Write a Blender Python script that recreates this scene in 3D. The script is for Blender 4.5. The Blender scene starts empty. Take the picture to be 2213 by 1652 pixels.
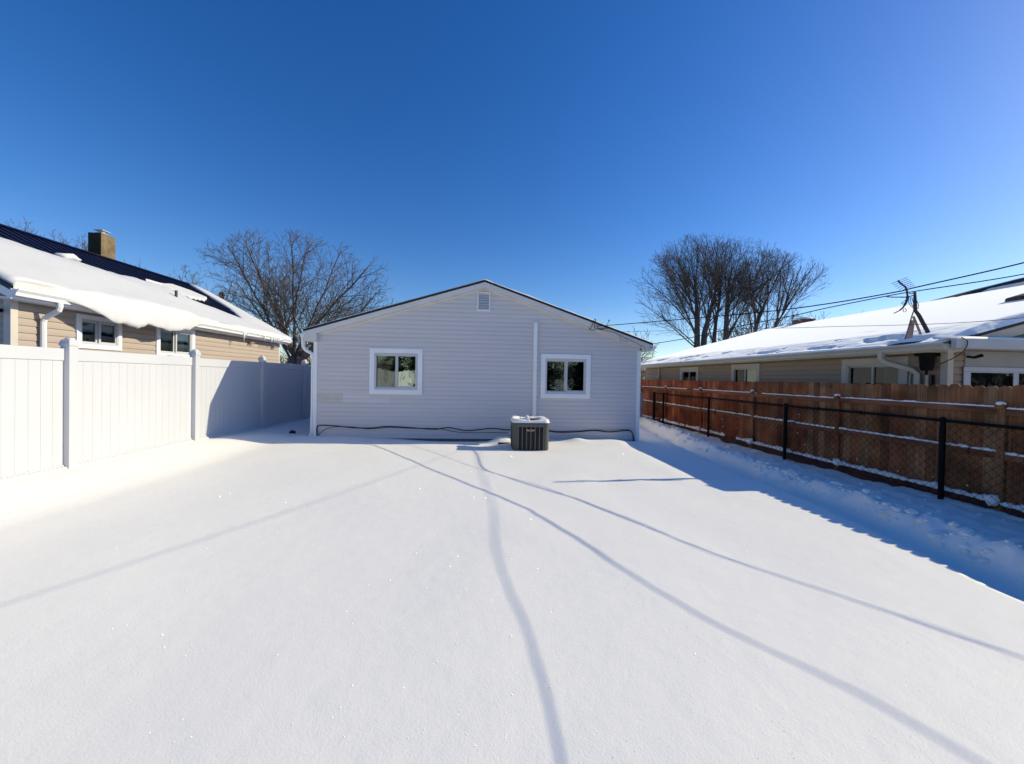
import bpy, bmesh, math, random
from math import sin, cos, pi, sqrt, exp, radians
from mathutils import Vector, Matrix, noise

SC = bpy.context.scene
COL = SC.collection
# ------------------------------------------------------------------ camera
FPX, IMW = 830.0, 2213.0
cam_d = bpy.data.cameras.new('camera'); cam = bpy.data.objects.new('camera', cam_d); COL.objects.link(cam)
cam_d.sensor_width = 36.0; cam_d.lens = 36.0 * FPX / IMW
cam_d.clip_start = 0.05; cam_d.clip_end = 3000
_yaw, _pit, _rol = radians(3.9), radians(0.69), radians(1.0)
cam.matrix_world = (Matrix.Translation((0, 0, 1.6)) @ Matrix.Rotation(-_yaw, 4, 'Z') @
                    Matrix.Rotation(pi / 2 - _pit, 4, 'X') @ Matrix.Rotation(_rol, 4, 'Z'))
SC.camera = cam
# ------------------------------------------------------------------ light
SUN = Vector((1, 0.15, 0.53)).normalized()
SUN_EL = math.asin(SUN.z); SUN_AZ = math.atan2(SUN.x, SUN.y)
world = bpy.data.worlds.new('World'); SC.world = world; world.use_nodes = True
wn = world.node_tree; wn.nodes.clear()
sky = wn.nodes.new('ShaderNodeTexSky'); sky.sky_type = 'NISHITA'; sky.sun_disc = False
sky.sun_elevation = SUN_EL; sky.sun_rotation = SUN_AZ
sky.altitude = 100; sky.air_density = 1.0; sky.dust_density = 0.3; sky.ozone_density = 3.0
hs = wn.nodes.new('ShaderNodeHueSaturation'); hs.inputs['Saturation'].default_value = 1.34; hs.inputs['Hue'].default_value = 0.513
bgn = wn.nodes.new('ShaderNodeBackground'); bgn.inputs['Strength'].default_value = 0.15
wo = wn.nodes.new('ShaderNodeOutputWorld')
wn.links.new(sky.outputs[0], hs.inputs['Color']); wn.links.new(hs.outputs[0], bgn.inputs[0]); wn.links.new(bgn.outputs[0], wo.inputs[0])
sl = bpy.data.lights.new('sun', 'SUN'); sl.energy = 4.85; sl.angle = radians(0.32); sl.color = (1.0, 0.905, 0.66)
so = bpy.data.objects.new('sun', sl); COL.objects.link(so)
so.rotation_euler = SUN.to_track_quat('Z', 'Y').to_euler(); so.location = SUN * 60
SC.view_settings.view_transform = 'Standard'; SC.view_settings.look = 'None'
SC.view_settings.exposure = 0.0; SC.view_settings.gamma = 1.0
SC.cycles.max_bounces = 8; SC.cycles.transparent_max_bounces = 12

# ------------------------------------------------------------------ materials
def mat(name, col, rough=0.6, spec=0.3, var=0.0, vscale=3.0, bump=0.0, bscale=40.0, metal=0.0, col2=None, stretch=None):
    m = bpy.data.materials.new(name); m.use_nodes = True
    nt = m.node_tree; b = nt.nodes['Principled BSDF']
    b.inputs['Base Color'].default_value = (*col, 1); b.inputs['Roughness'].default_value = rough
    b.inputs['Specular IOR Level'].default_value = spec; b.inputs['Metallic'].default_value = metal
    tc = nt.nodes.new('ShaderNodeTexCoord'); src = tc.outputs['Object']
    if stretch:
        mp = nt.nodes.new('ShaderNodeMapping'); mp.inputs['Scale'].default_value = stretch
        nt.links.new(src, mp.inputs[0]); src = mp.outputs[0]
    if var > 0 or col2:
        n = nt.nodes.new('ShaderNodeTexNoise'); n.inputs['Scale'].default_value = vscale; n.inputs['Detail'].default_value = 6
        nt.links.new(src, n.inputs['Vector'])
        cr = nt.nodes.new('ShaderNodeValToRGB')
        c2 = col2 or tuple(c * (1 - var) for c in col); c1 = col if col2 else tuple(min(1, c * (1 + var)) for c in col)
        cr.color_ramp.elements[0].position = 0.3; cr.color_ramp.elements[1].position = 0.7
        cr.color_ramp.elements[0].color = (*c2, 1); cr.color_ramp.elements[1].color = (*c1, 1)
        nt.links.new(n.outputs['Fac'], cr.inputs[0]); nt.links.new(cr.outputs[0], b.inputs['Base Color'])
    if bump > 0:
        n2 = nt.nodes.new('ShaderNodeTexNoise'); n2.inputs['Scale'].default_value = bscale; n2.inputs['Detail'].default_value = 4
        nt.links.new(src, n2.inputs['Vector'])
        bp = nt.nodes.new('ShaderNodeBump'); bp.inputs['Strength'].default_value = bump; bp.inputs['Distance'].default_value = 0.02
        nt.links.new(n2.outputs['Fac'], bp.inputs['Height']); nt.links.new(bp.outputs[0], b.inputs['Normal'])
    return m

def snow_mat(name, fine=0.26, col=(0.915, 0.885, 0.815), rough=0.62, spec=0.3):
    m = bpy.data.materials.new(name); m.use_nodes = True
    nt = m.node_tree; b = nt.nodes['Principled BSDF']
    b.inputs['Base Color'].default_value = (*col, 1); b.inputs['Roughness'].default_value = rough
    b.inputs['Specular IOR Level'].default_value = spec
    tc = nt.nodes.new('ShaderNodeTexCoord')
    n1 = nt.nodes.new('ShaderNodeTexNoise'); n1.inputs['Scale'].default_value = 90; n1.inputs['Detail'].default_value = 5
    n2 = nt.nodes.new('ShaderNodeTexNoise'); n2.inputs['Scale'].default_value = 9; n2.inputs['Detail'].default_value = 5
    nt.links.new(tc.outputs['Object'], n1.inputs['Vector']); nt.links.new(tc.outputs['Object'], n2.inputs['Vector'])
    b1 = nt.nodes.new('ShaderNodeBump'); b1.inputs['Strength'].default_value = fine; b1.inputs['Distance'].default_value = 0.006
    b2 = nt.nodes.new('ShaderNodeBump'); b2.inputs['Strength'].default_value = 0.25; b2.inputs['Distance'].default_value = 0.012
    nt.links.new(n2.outputs['Fac'], b2.inputs['Height']); nt.links.new(n1.outputs['Fac'], b1.inputs['Height'])
    nt.links.new(b2.outputs[0], b1.inputs['Normal']); nt.links.new(b1.outputs[0], b.inputs['Normal'])
    return m

def glass_mat(name, refl, tint, rcol=(0.9, 1.0, 0.9), rough=0.0):
    m = bpy.data.materials.new(name); m.use_nodes = True
    nt = m.node_tree; nt.nodes.clear()
    o = nt.nodes.new('ShaderNodeOutputMaterial'); mx = nt.nodes.new('ShaderNodeMixShader')
    t = nt.nodes.new('ShaderNodeBsdfTransparent'); t.inputs[0].default_value = (*tint, 1)
    g = nt.nodes.new('ShaderNodeBsdfGlossy'); g.inputs[0].default_value = (*rcol, 1); g.inputs['Roughness'].default_value = rough
    mx.inputs[0].default_value = refl
    tc = nt.nodes.new('ShaderNodeTexCoord'); n = nt.nodes.new('ShaderNodeTexNoise'); n.inputs['Scale'].default_value = 2.2
    nt.links.new(tc.outputs['Object'], n.inputs['Vector'])
    bp = nt.nodes.new('ShaderNodeBump'); bp.inputs['Strength'].default_value = 0.06; bp.inputs['Distance'].default_value = 0.05
    nt.links.new(n.outputs['Fac'], bp.inputs['Height']); nt.links.new(bp.outputs[0], g.inputs['Normal'])
    nt.links.new(t.outputs[0], mx.inputs[1]); nt.links.new(g.outputs[0], mx.inputs[2]); nt.links.new(mx.outputs[0], o.inputs[0])
    return m

def plank_mat(name, pitch, cols, knots=True, dark=1.0):
    """timber boards running up, one tint per board along Y"""
    m = bpy.data.materials.new(name); m.use_nodes = True
    nt = m.node_tree; b = nt.nodes['Principled BSDF']; b.inputs['Roughness'].default_value = 0.8; b.inputs['Specular IOR Level'].default_value = 0.15
    L = nt.links.new
    g = nt.nodes.new('ShaderNodeTexCoord'); sp = nt.nodes.new('ShaderNodeSeparateXYZ'); L(g.outputs['Object'], sp.inputs[0])
    dv = nt.nodes.new('ShaderNodeMath'); dv.operation = 'DIVIDE'; dv.inputs[1].default_value = pitch; L(sp.outputs['Y'], dv.inputs[0])
    fl = nt.nodes.new('ShaderNodeMath'); fl.operation = 'FLOOR'; L(dv.outputs[0], fl.inputs[0])
    wn_ = nt.nodes.new('ShaderNodeTexWhiteNoise'); wn_.noise_dimensions = '1D'; L(fl.outputs[0], wn_.inputs['W'])
    cr = nt.nodes.new('ShaderNodeValToRGB'); el = cr.color_ramp.elements
    while len(el) < len(cols): el.new(0.5)
    for i, c in enumerate(cols):
        el[i].position = i / (len(cols) - 1); el[i].color = (*[v * dark for v in c], 1)
    L(wn_.outputs['Value'], cr.inputs[0])
    # grain: stretched noise, moved per board
    cb = nt.nodes.new('ShaderNodeCombineXYZ')
    my = nt.nodes.new('ShaderNodeMath'); my.operation = 'MULTIPLY'; my.inputs[1].default_value = 45; L(sp.outputs['Y'], my.inputs[0])
    mz = nt.nodes.new('ShaderNodeMath'); mz.operation = 'MULTIPLY'; mz.inputs[1].default_value = 2.2; L(sp.outputs['Z'], mz.inputs[0])
    mw = nt.nodes.new('ShaderNodeMath'); mw.operation = 'MULTIPLY'; mw.inputs[1].default_value = 31; L(wn_.outputs['Value'], mw.inputs[0])
    L(mw.outputs[0], cb.inputs[0]); L(my.outputs[0], cb.inputs[1]); L(mz.outputs[0], cb.inputs[2])
    gn = nt.nodes.new('ShaderNodeTexNoise'); gn.inputs['Scale'].default_value = 1.0; gn.inputs['Detail'].default_value = 5; L(cb.outputs[0], gn.inputs['Vector'])
    mr = nt.nodes.new('ShaderNodeMapRange'); mr.inputs['From Min'].default_value = 0.3; mr.inputs['From Max'].default_value = 0.7
    mr.inputs['To Min'].default_value = 0.62; mr.inputs['To Max'].default_value = 1.15; L(gn.outputs['Fac'], mr.inputs['Value'])
    mx = nt.nodes.new('ShaderNodeMix'); mx.data_type = 'RGBA'; mx.blend_type = 'MULTIPLY'; mx.inputs[0].default_value = 1
    L(cr.outputs[0], mx.inputs[6]); L(mr.outputs[0], mx.inputs[7]); out = mx.outputs[2]
    # blotchy weather stains
    bn = nt.nodes.new('ShaderNodeTexNoise'); bn.inputs['Scale'].default_value = 1.7; bn.inputs['Detail'].default_value = 5; L(g.outputs['Object'], bn.inputs['Vector'])
    br = nt.nodes.new('ShaderNodeMapRange'); br.inputs['From Min'].default_value = 0.35; br.inputs['From Max'].default_value = 0.68
    br.inputs['To Min'].default_value = 0.42; br.inputs['To Max'].default_value = 1.1; L(bn.outputs['Fac'], br.inputs['Value'])
    m3 = nt.nodes.new('ShaderNodeMix'); m3.data_type = 'RGBA'; m3.blend_type = 'MULTIPLY'; m3.inputs[0].default_value = 1
    L(out, m3.inputs[6]); L(br.outputs[0], m3.inputs[7]); out = m3.outputs[2]
    if knots:
        v = nt.nodes.new('ShaderNodeTexVoronoi'); v.inputs['Scale'].default_value = 3.1; L(g.outputs['Object'], v.inputs['Vector'])
        kr = nt.nodes.new('ShaderNodeMapRange'); kr.inputs['From Min'].default_value = 0.05; kr.inputs['From Max'].default_value = 0.11
        kr.inputs['To Min'].default_value = 0.4; kr.inputs['To Max'].default_value = 1.0; L(v.outputs['Distance'], kr.inputs['Value'])
        m2 = nt.nodes.new('ShaderNodeMix'); m2.data_type = 'RGBA'; m2.blend_type = 'MULTIPLY'; m2.inputs[0].default_value = 1
        L(out, m2.inputs[6]); L(kr.outputs[0], m2.inputs[7]); out = m2.outputs[2]
    fy = nt.nodes.new('ShaderNodeMapRange'); fy.inputs['From Min'].default_value = 7.0; fy.inputs['From Max'].default_value = 11.5
    ny = nt.nodes.new('ShaderNodeMath'); ny.operation = 'MULTIPLY_ADD'; ny.inputs[1].default_value = 5.0; L(wn_.outputs['Value'], ny.inputs[0]); L(sp.outputs['Y'], ny.inputs[2])
    sb = nt.nodes.new('ShaderNodeMath'); sb.operation = 'SUBTRACT'; sb.inputs[1].default_value = 2.5; L(ny.outputs[0], sb.inputs[0]); L(sb.outputs[0], fy.inputs['Value'])
    rm = nt.nodes.new('ShaderNodeMix'); rm.data_type = 'RGBA'; rm.inputs[6].default_value = (0.95, 0.9, 0.74, 1); rm.inputs[7].default_value = (1.05, 0.62, 0.47, 1); L(fy.outputs[0], rm.inputs[0])
    m4 = nt.nodes.new('ShaderNodeMix'); m4.data_type = 'RGBA'; m4.blend_type = 'MULTIPLY'; m4.inputs[0].default_value = 1
    L(out, m4.inputs[6]); L(rm.outputs[2], m4.inputs[7]); out = m4.outputs[2]
    L(out, b.inputs['Base Color'])
    bp = nt.nodes.new('ShaderNodeBump'); bp.inputs['Strength'].default_value = 0.3; bp.inputs['Distance'].default_value = 0.01
    L(gn.outputs['Fac'], bp.inputs['Height']); L(bp.outputs[0], b.inputs['Normal'])
    return m

M = {}
M['snow'] = snow_mat('snow')
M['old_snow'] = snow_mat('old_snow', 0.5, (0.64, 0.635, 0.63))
M['new_snow'] = snow_mat('new_snow', 0.12, (0.97, 0.945, 0.90), 0.6, 0.3)
for k_, v_ in (('Sheen Weight', 0.72), ('Sheen Roughness', 0.45)): M['new_snow'].node_tree.nodes['Principled BSDF'].inputs[k_].default_value = v_
M['white_vinyl'] = mat('white_vinyl', (0.545, 0.55, 0.575), 0.45, 0.3, var=0.02, vscale=1.5)
M['white_trim'] = mat('white_trim', (0.82, 0.83, 0.85), 0.5, 0.3, var=0.03, vscale=2.5)
M['rake_grey'] = mat('rake_grey', (0.66, 0.645, 0.63), 0.5, 0.3, var=0.05, vscale=2.5)
M['white_metal'] = mat('white_metal', (0.80, 0.80, 0.79), 0.4, 0.4, var=0.03, vscale=4)
M['lav_siding'] = mat('lavender_siding', (0.615, 0.585, 0.595), 0.6, 0.25, var=0.035, vscale=0.9, stretch=(0.35, 1, 3.0))
M['pale_siding'] = mat('pale_siding', (0.66, 0.63, 0.64), 0.6, 0.25, var=0.03, vscale=2)
M['green_siding'] = mat('stained_siding', (0.565, 0.535, 0.485), 0.6, 0.25, var=0.06, vscale=5)
M['tan_siding'] = mat('tan_siding', (0.42, 0.345, 0.29), 0.6, 0.25, var=0.04, vscale=1.4, stretch=(1, 0.35, 3))
M['tan_trim'] = mat('tan_trim', (0.60, 0.54, 0.47), 0.55, 0.25, var=0.03)
M['taupe_siding'] = mat('taupe_siding', (0.285, 0.222, 0.155), 0.65, 0.25, var=0.06, vscale=1.5, stretch=(1, 0.35, 3))
M['cream_trim'] = mat('cream_trim', (0.45, 0.42, 0.34), 0.55, 0.25, var=0.05, vscale=3)
M['roof_edge'] = mat('roof_edge', (0.022, 0.021, 0.024), 0.5, 0.3, var=0.2)
M['navy_metal'] = mat('navy_metal', (0.007, 0.009, 0.032), 0.45, 0.4, var=0.15, vscale=2)
M['shingle'] = mat('shingle', (0.05, 0.046, 0.048), 0.9, 0.1, var=0.5, vscale=16, bump=0.6, bscale=60)
M['brown_shingle'] = mat('brown_shingle', (0.11, 0.06, 0.055), 0.9, 0.1, var=0.4, vscale=16, bump=0.6, bscale=60)
M['porch_wall'] = mat('porch_wall', (0.29, 0.28, 0.26), 0.6, 0.25, var=0.06, vscale=3)
M['porch_trim'] = mat('porch_trim', (0.42, 0.43, 0.45), 0.5, 0.3, var=0.04, vscale=3)
M['concrete'] = mat('concrete', (0.16, 0.145, 0.135), 0.9, 0.1, var=0.25, vscale=6, bump=0.4)
M['chimney'] = mat('chimney_render', (0.19, 0.14, 0.085), 0.9, 0.1, var=0.3, vscale=5, bump=0.7, bscale=50)
M['weathered_cap'] = mat('weathered_cap', (0.38, 0.38, 0.37), 0.6, 0.3, var=0.3, vscale=12)
M['dark_face'] = mat('dark_render', (0.045, 0.045, 0.032), 0.9, 0.1, var=0.6, vscale=3.5, bump=0.7, bscale=50, col2=(0.016, 0.016, 0.014))
M['brick'] = mat('brick', (0.20, 0.10, 0.085), 0.9, 0.1, var=0.35, vscale=14, bump=0.5)
M['glass_win'] = glass_mat('window_glass', 0.36, (0.55, 0.62, 0.58), (0.86, 1.0, 0.86))
M['glass_dark'] = glass_mat('dark_glass', 0.13, (0.35, 0.4, 0.42), (0.85, 1.0, 0.92))
M['glass_dim'] = glass_mat('dim_glass', 0.04, (0.4, 0.45, 0.48), (0.85, 0.95, 1.0))
M['screen'] = glass_mat('insect_screen_glass', 0.14, (0.4, 0.43, 0.42), (0.85, 0.95, 0.85), 0.03)
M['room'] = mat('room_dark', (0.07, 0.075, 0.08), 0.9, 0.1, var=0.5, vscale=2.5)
M['curtain'] = mat('curtain', (0.55, 0.56, 0.52), 0.9, 0.1, var=0.15, vscale=6, stretch=(1, 8, 0.5))
M['black_cable'] = mat('black_cable', (0.016, 0.015, 0.018), 0.55, 0.3)
M['black_metal'] = mat('black_metal', (0.006, 0.005, 0.005), 0.7, 0.12, var=0.3, vscale=9)
M['grey_wire'] = mat('grey_wire', (0.06, 0.055, 0.055), 0.5, 0.3)
M['ac_olive'] = mat('ac_paint', (0.082, 0.085, 0.07), 0.5, 0.35, var=0.08, vscale=4)
M['ac_bar'] = mat('ac_bar', (0.115, 0.115, 0.105), 0.5, 0.35, var=0.05)
M['ac_dark'] = mat('ac_coil', (0.012, 0.013, 0.018), 0.55, 0.3)
M['badge'] = mat('badge', (0.50, 0.33, 0.25), 0.4, 0.4, var=0.25, vscale=22)
M['cab_grey'] = mat('cabinet_grey', (0.27, 0.275, 0.28), 0.6, 0.3, var=0.1, vscale=4)
M['terracotta'] = mat('terracotta', (0.20, 0.065, 0.045), 0.85, 0.1, var=0.3, vscale=9)
M['stone'] = mat('dark_stone', (0.03, 0.03, 0.04), 0.8, 0.2, var=0.3, vscale=12)
M['bark'] = mat('bark', (0.125, 0.108, 0.10), 0.9, 0.1, var=0.35, vscale=6, bump=0.7, bscale=30)
M['bark_dark'] = mat('bark_dark', (0.098, 0.08, 0.072), 0.9, 0.1, var=0.35, vscale=3, bump=0.6, bscale=14)
M['bark_far'] = mat('bark_far', (0.13, 0.10, 0.095), 0.9, 0.1, var=0.3, vscale=3)
M['needles'] = mat('needles', (0.035, 0.06, 0.035), 0.85, 0.1, var=0.5, vscale=3)
M['ice'] = mat('ice', (0.74, 0.79, 0.82), 0.15, 0.6)
CED = [(0.33, 0.10, 0.042), (0.40, 0.205, 0.11), (0.20, 0.078, 0.042), (0.47, 0.27, 0.155), (0.34, 0.125, 0.058), (0.25, 0.125, 0.072), (0.40, 0.17, 0.088), (0.30, 0.19, 0.12)]
M['picket'] = plank_mat('cedar_picket', 0.142, CED)
M['rail_wood'] = mat('rail_wood', (0.20, 0.085, 0.045), 0.85, 0.15, var=0.4, vscale=3, bump=0.4, bscale=20, stretch=(4, 0.6, 4))
M['wet_wood'] = mat('wet_wood', (0.075, 0.027, 0.018), 0.7, 0.25, var=0.45, vscale=4, bump=0.4, bscale=20)
M['weathered'] = mat('weathered_metal', (0.05, 0.047, 0.055), 0.6, 0.3, var=0.4, vscale=14)
M['rusty'] = mat('rusty_strut', (0.42, 0.27, 0.21), 0.7, 0.2, var=0.25, vscale=10)
M['nest'] = mat('dry_leaves', (0.09, 0.055, 0.04), 0.9, 0.1, var=0.4, vscale=14)
M['crystal'] = mat('snow_crystal', (0.95, 0.95, 0.95), 0.3, 0.5)
M['brush'] = mat('brush_brown', (0.10, 0.07, 0.055), 0.9, 0.1, var=0.4, vscale=4)

# ------------------------------------------------------------------ builders
ORG = {}
def tag(o, label=None, cat=None, group=None, kind=None):
    if label: o['label'] = label
    if cat: o['category'] = cat
    if group: o['group'] = group
    if kind: o['kind'] = kind
    return o

def thing(name, loc, label, cat, group=None):
    o = bpy.data.objects.new(name, None); COL.objects.link(o); o.location = loc; o.empty_display_size = 0.2
    ORG[o.name] = Vector(loc)
    return tag(o, label, cat, group)

class MB:
    def __init__(s): s.v = []; s.f = []; s.m = []
    def add(s, vs, fs, m=0):
        n = len(s.v); s.v += [tuple(p) for p in vs]
        for f in fs: s.f.append(tuple(i + n for i in f)); s.m.append(m)
    def box(s, x0, x1, y0, y1, z0, z1, m=0):
        s.add([(x0, y0, z0), (x1, y0, z0), (x1, y1, z0), (x0, y1, z0), (x0, y0, z1), (x1, y0, z1), (x1, y1, z1), (x0, y1, z1)],
              [(0, 3, 2, 1), (4, 5, 6, 7), (0, 1, 5, 4), (1, 2, 6, 5), (2, 3, 7, 6), (3, 0, 4, 7)], m)
    def tbox(s, T, u0, u1, w0, w1, n0, n1, m=0):
        ps = [T(u, w, n) for n in (n0, n1) for (u, w) in ((u0, w0), (u1, w0), (u1, w1), (u0, w1))]
        s.add(ps, [(0, 3, 2, 1), (4, 5, 6, 7), (0, 1, 5, 4), (1, 2, 6, 5), (2, 3, 7, 6), (3, 0, 4, 7)], m)
    def prism(s, a, b, m=0):
        """two matching polygons (lists of 3d points)"""
        n = len(a); s.add(list(a) + list(b), [tuple(range(n - 1, -1, -1)), tuple(range(n, 2 * n))] +
                          [(i, (i + 1) % n, n + (i + 1) % n, n + i) for i in range(n)], m)
    def tube(s, pts, r, n=8, m=0, squash=None):
        pts = [Vector(p) for p in pts]; k = len(pts)
        rs = r if isinstance(r, (list, tuple)) else [r] * k
        vs = []; ref = None
        for i in range(k):
            d = (pts[min(i + 1, k - 1)] - pts[max(i - 1, 0)])
            d = d.normalized() if d.length > 1e-9 else Vector((0, 0, 1))
            if ref is None: ref = Vector((0, 0, 1)) if abs(d.z) < 0.9 else Vector((1, 0, 0))
            a = ref - d * ref.dot(d)
            if a.length < 1e-4: a = d.orthogonal()
            a.normalize(); ref = a; b = d.cross(a)
            for j in range(n):
                t = 2 * pi * (j + 0.5) / n
                vs.append(pts[i] + (a * cos(t) + b * sin(t)) * rs[i])
        fs = [(i * n + j, i * n + (j + 1) % n, (i + 1) * n + (j + 1) % n, (i + 1) * n + j) for i in range(k - 1) for j in range(n)]
        fs += [tuple(range(n - 1, -1, -1)), tuple(range((k - 1) * n, k * n))]
        s.add(vs, fs, m)
    def blob(s, c, r, seed=0, m=0, sub=2, amp=0.25, flat=1.0):
        bm = bmesh.new(); bmesh.ops.create_icosphere(bm, subdivisions=sub, radius=1)
        rr = r if isinstance(r, (tuple, list)) else (r, r, r * flat)
        vs = []
        for v in bm.verts:
            k = 1 + amp * noise.noise(v.co * 1.6 + Vector((seed * 3.7, seed * 1.3, 0)))
            vs.append((c[0] + v.co.x * rr[0] * k, c[1] + v.co.y * rr[1] * k, c[2] + v.co.z * rr[2] * k))
        s.add(vs, [tuple(v.index for v in f.verts) for f in bm.faces], m); bm.free()
    def build(s, name, mats, parent=None, smooth=False, bevel=0.0, loc=None, autos=None):
        if not isinstance(mats, (list, tuple)): mats = [mats]
        me = bpy.data.meshes.new(name)
        org = Vector((0, 0, 0))
        if parent is not None: org = ORG[parent.name]
        elif loc is not None: org = Vector(loc)
        me.from_pydata([(p[0] - org[0], p[1] - org[1], p[2] - org[2]) for p in s.v], [], s.f)
        for m in mats: me.materials.append(m)
        if len(mats) > 1: me.polygons.foreach_set('material_index', s.m)
        if smooth: me.polygons.foreach_set('use_smooth', [True] * len(me.polygons))
        me.update()
        bm = bmesh.new(); bm.from_mesh(me); bmesh.ops.recalc_face_normals(bm, faces=bm.faces); bm.to_mesh(me); bm.free()
        o = bpy.data.objects.new(name, me); COL.objects.link(o)
        if parent is not None: o.parent = parent
        else: o.location = org
        ORG[o.name] = org
        if bevel > 0:
            md = o.modifiers.new('bevel', 'BEVEL'); md.width = bevel; md.segments = 2; md.limit_method = 'ANGLE'; md.angle_limit = radians(40)
        return o

def lerp(a, b, t): return a + (b - a) * t
def sstep(a, b, x):
    t = max(0.0, min(1.0, (x - a) / (b - a))); return t * t * (3 - 2 * t)
def nz(x, y, z=0.0): return noise.noise(Vector((x, y, z)))
def poly_at(tab, y):
    if y <= tab[0][0]: return tab[0][1]
    for (a, va), (b, vb) in zip(tab, tab[1:]):
        if y <= b: return lerp(va, vb, (y - a) / (b - a))
    return tab[-1][1]

# ------------------------------------------------------------------ ground
TRK = [(-4, 4.1), (0, 4.2), (2.5, 4.28), (3.4, 4.4), (4.9, 4.66), (8.35, 4.95), (12.8, 5.5), (16, 6.1), (22, 6.6)]
def ground(x, y):
    h = 0.028 * nz(x * 0.33, y * 0.33, 3.1) + 0.010 * nz(x * 1.1, y * 1.0, 7.7)
    h += 0.0022 * nz(x * 2.6 + 0.6 * y, y * 4.5 - 0.9 * x, 1.9) + 0.0012 * nz(x * 7, y * 9, 5.5)
    h += 0.15 * sstep(-4.7, -5.9, x) * (1 - 0.5 * sstep(8.5, 10.5, y))
    if 6 < y < 11:
        h += -0.10 * exp(-((x + 0.75) / 1.35) ** 2) * exp(-((y - 10.0) / 0.28) ** 2)
        h += 0.045 * sstep(-2.6, -3.6, x) * sstep(-6.0, -5.2, x) * exp(-((y - 9.6) / 0.6) ** 2)
        h += (0.15 + 0.05 * nz(x * 5, y * 5, 2.2)) * exp(-(abs(x - 0.46) / 0.27) ** 2.6 - ((y - 9.6) / 0.26) ** 2)
        h += -0.06 * exp(-((x - 0.0) / 0.5) ** 2 - ((y - 9.1) / 0.35) ** 2)
        h += 0.06 * exp(-((x - 2.35) / 0.22) ** 2 - ((y - 9.65) / 0.2) ** 2)
        h += 0.05 * sstep(1.6, 2.6, x) * sstep(3.9, 3.3, x) * exp(-((y - 9.45) / 0.4) ** 2)
        h -= 0.035 * exp(-((x - 1.03) / 0.7) ** 2 - ((y - 8.45) / 0.25) ** 2)
        h -= 0.05 * sstep(3.2, 4.1, x)
    if x > 3.0:
        d = x - poly_at(TRK, y)
        e = 0.05 * nz(y * 1.6, 5.0) + 0.02 * nz(y * 6, 2.0)
        d += e
        lump = 0.5 + 0.9 * nz(x * 3.2, y * 2.6, 1.0) + 0.5 * nz(x * 8, y * 7, 4.0)
        tr = -0.17 * sstep(-0.26, -0.12, d) * (1 - sstep(0.16, 0.40, d))
        br = (0.055 + 0.11 * max(-0.35, lump - 0.25) + 0.045 * nz(x * 13, y * 11, 6.0)) * sstep(0.22, 0.42, d) * (1 - sstep(0.55, 0.85, d))
        fl = -0.095 * sstep(0.45, 0.9, d) + (0.034 * nz(x * 2.4, y * 2.0, 9.0) + 0.026 * nz(x * 6.5, y * 5.5, 2.0) + 0.012 * nz(x * 15, y * 12, 8.0)) * sstep(0.4, 0.8, d)
        h += tr + br + fl
        h -= 0.03 * sstep(6.3, 6.9, x)
    return h

def axis(fine0, fine1, step, far0, far1, near=None):
    a = [fine0]
    while a[-1] < fine1: a.append(a[-1] + (near(a[-1]) if near else step))
    s_, p = step, a[-1]
    up = []
    while p < far1: s_ *= 1.35; p += s_; up.append(p)
    s_, p = step, a[0]; dn = []
    while p > far0: s_ *= 1.35; p -= s_; dn.append(p)
    return dn[::-1] + a + up
def build_ground():
    xs = axis(-6.4, 7.4, 0.05, -900, 900)
    ys = axis(0.2, 17.0, 0.06, -600, 1500, lambda y: 0.035 if y < 5 else (0.05 if y < 11 else 0.08))
    nx, ny = len(xs), len(ys)
    v = []
    for y in ys:
        for x in xs:
            far = max(abs(x) - 12, y - 22, -6 - y, 0)
            v.append((x, y, ground(x, y) if far <= 0 else -0.02))
    f = [(j * nx + i, j * nx + i + 1, (j + 1) * nx + i + 1, (j + 1) * nx + i) for j in range(ny - 1) for i in range(nx - 1)]
    b = MB(); b.v = v; b.f = f; b.m = [0] * len(f)
    return tag(b.build('snow_ground', M['snow'], smooth=True), kind='structure')
build_ground()

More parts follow.
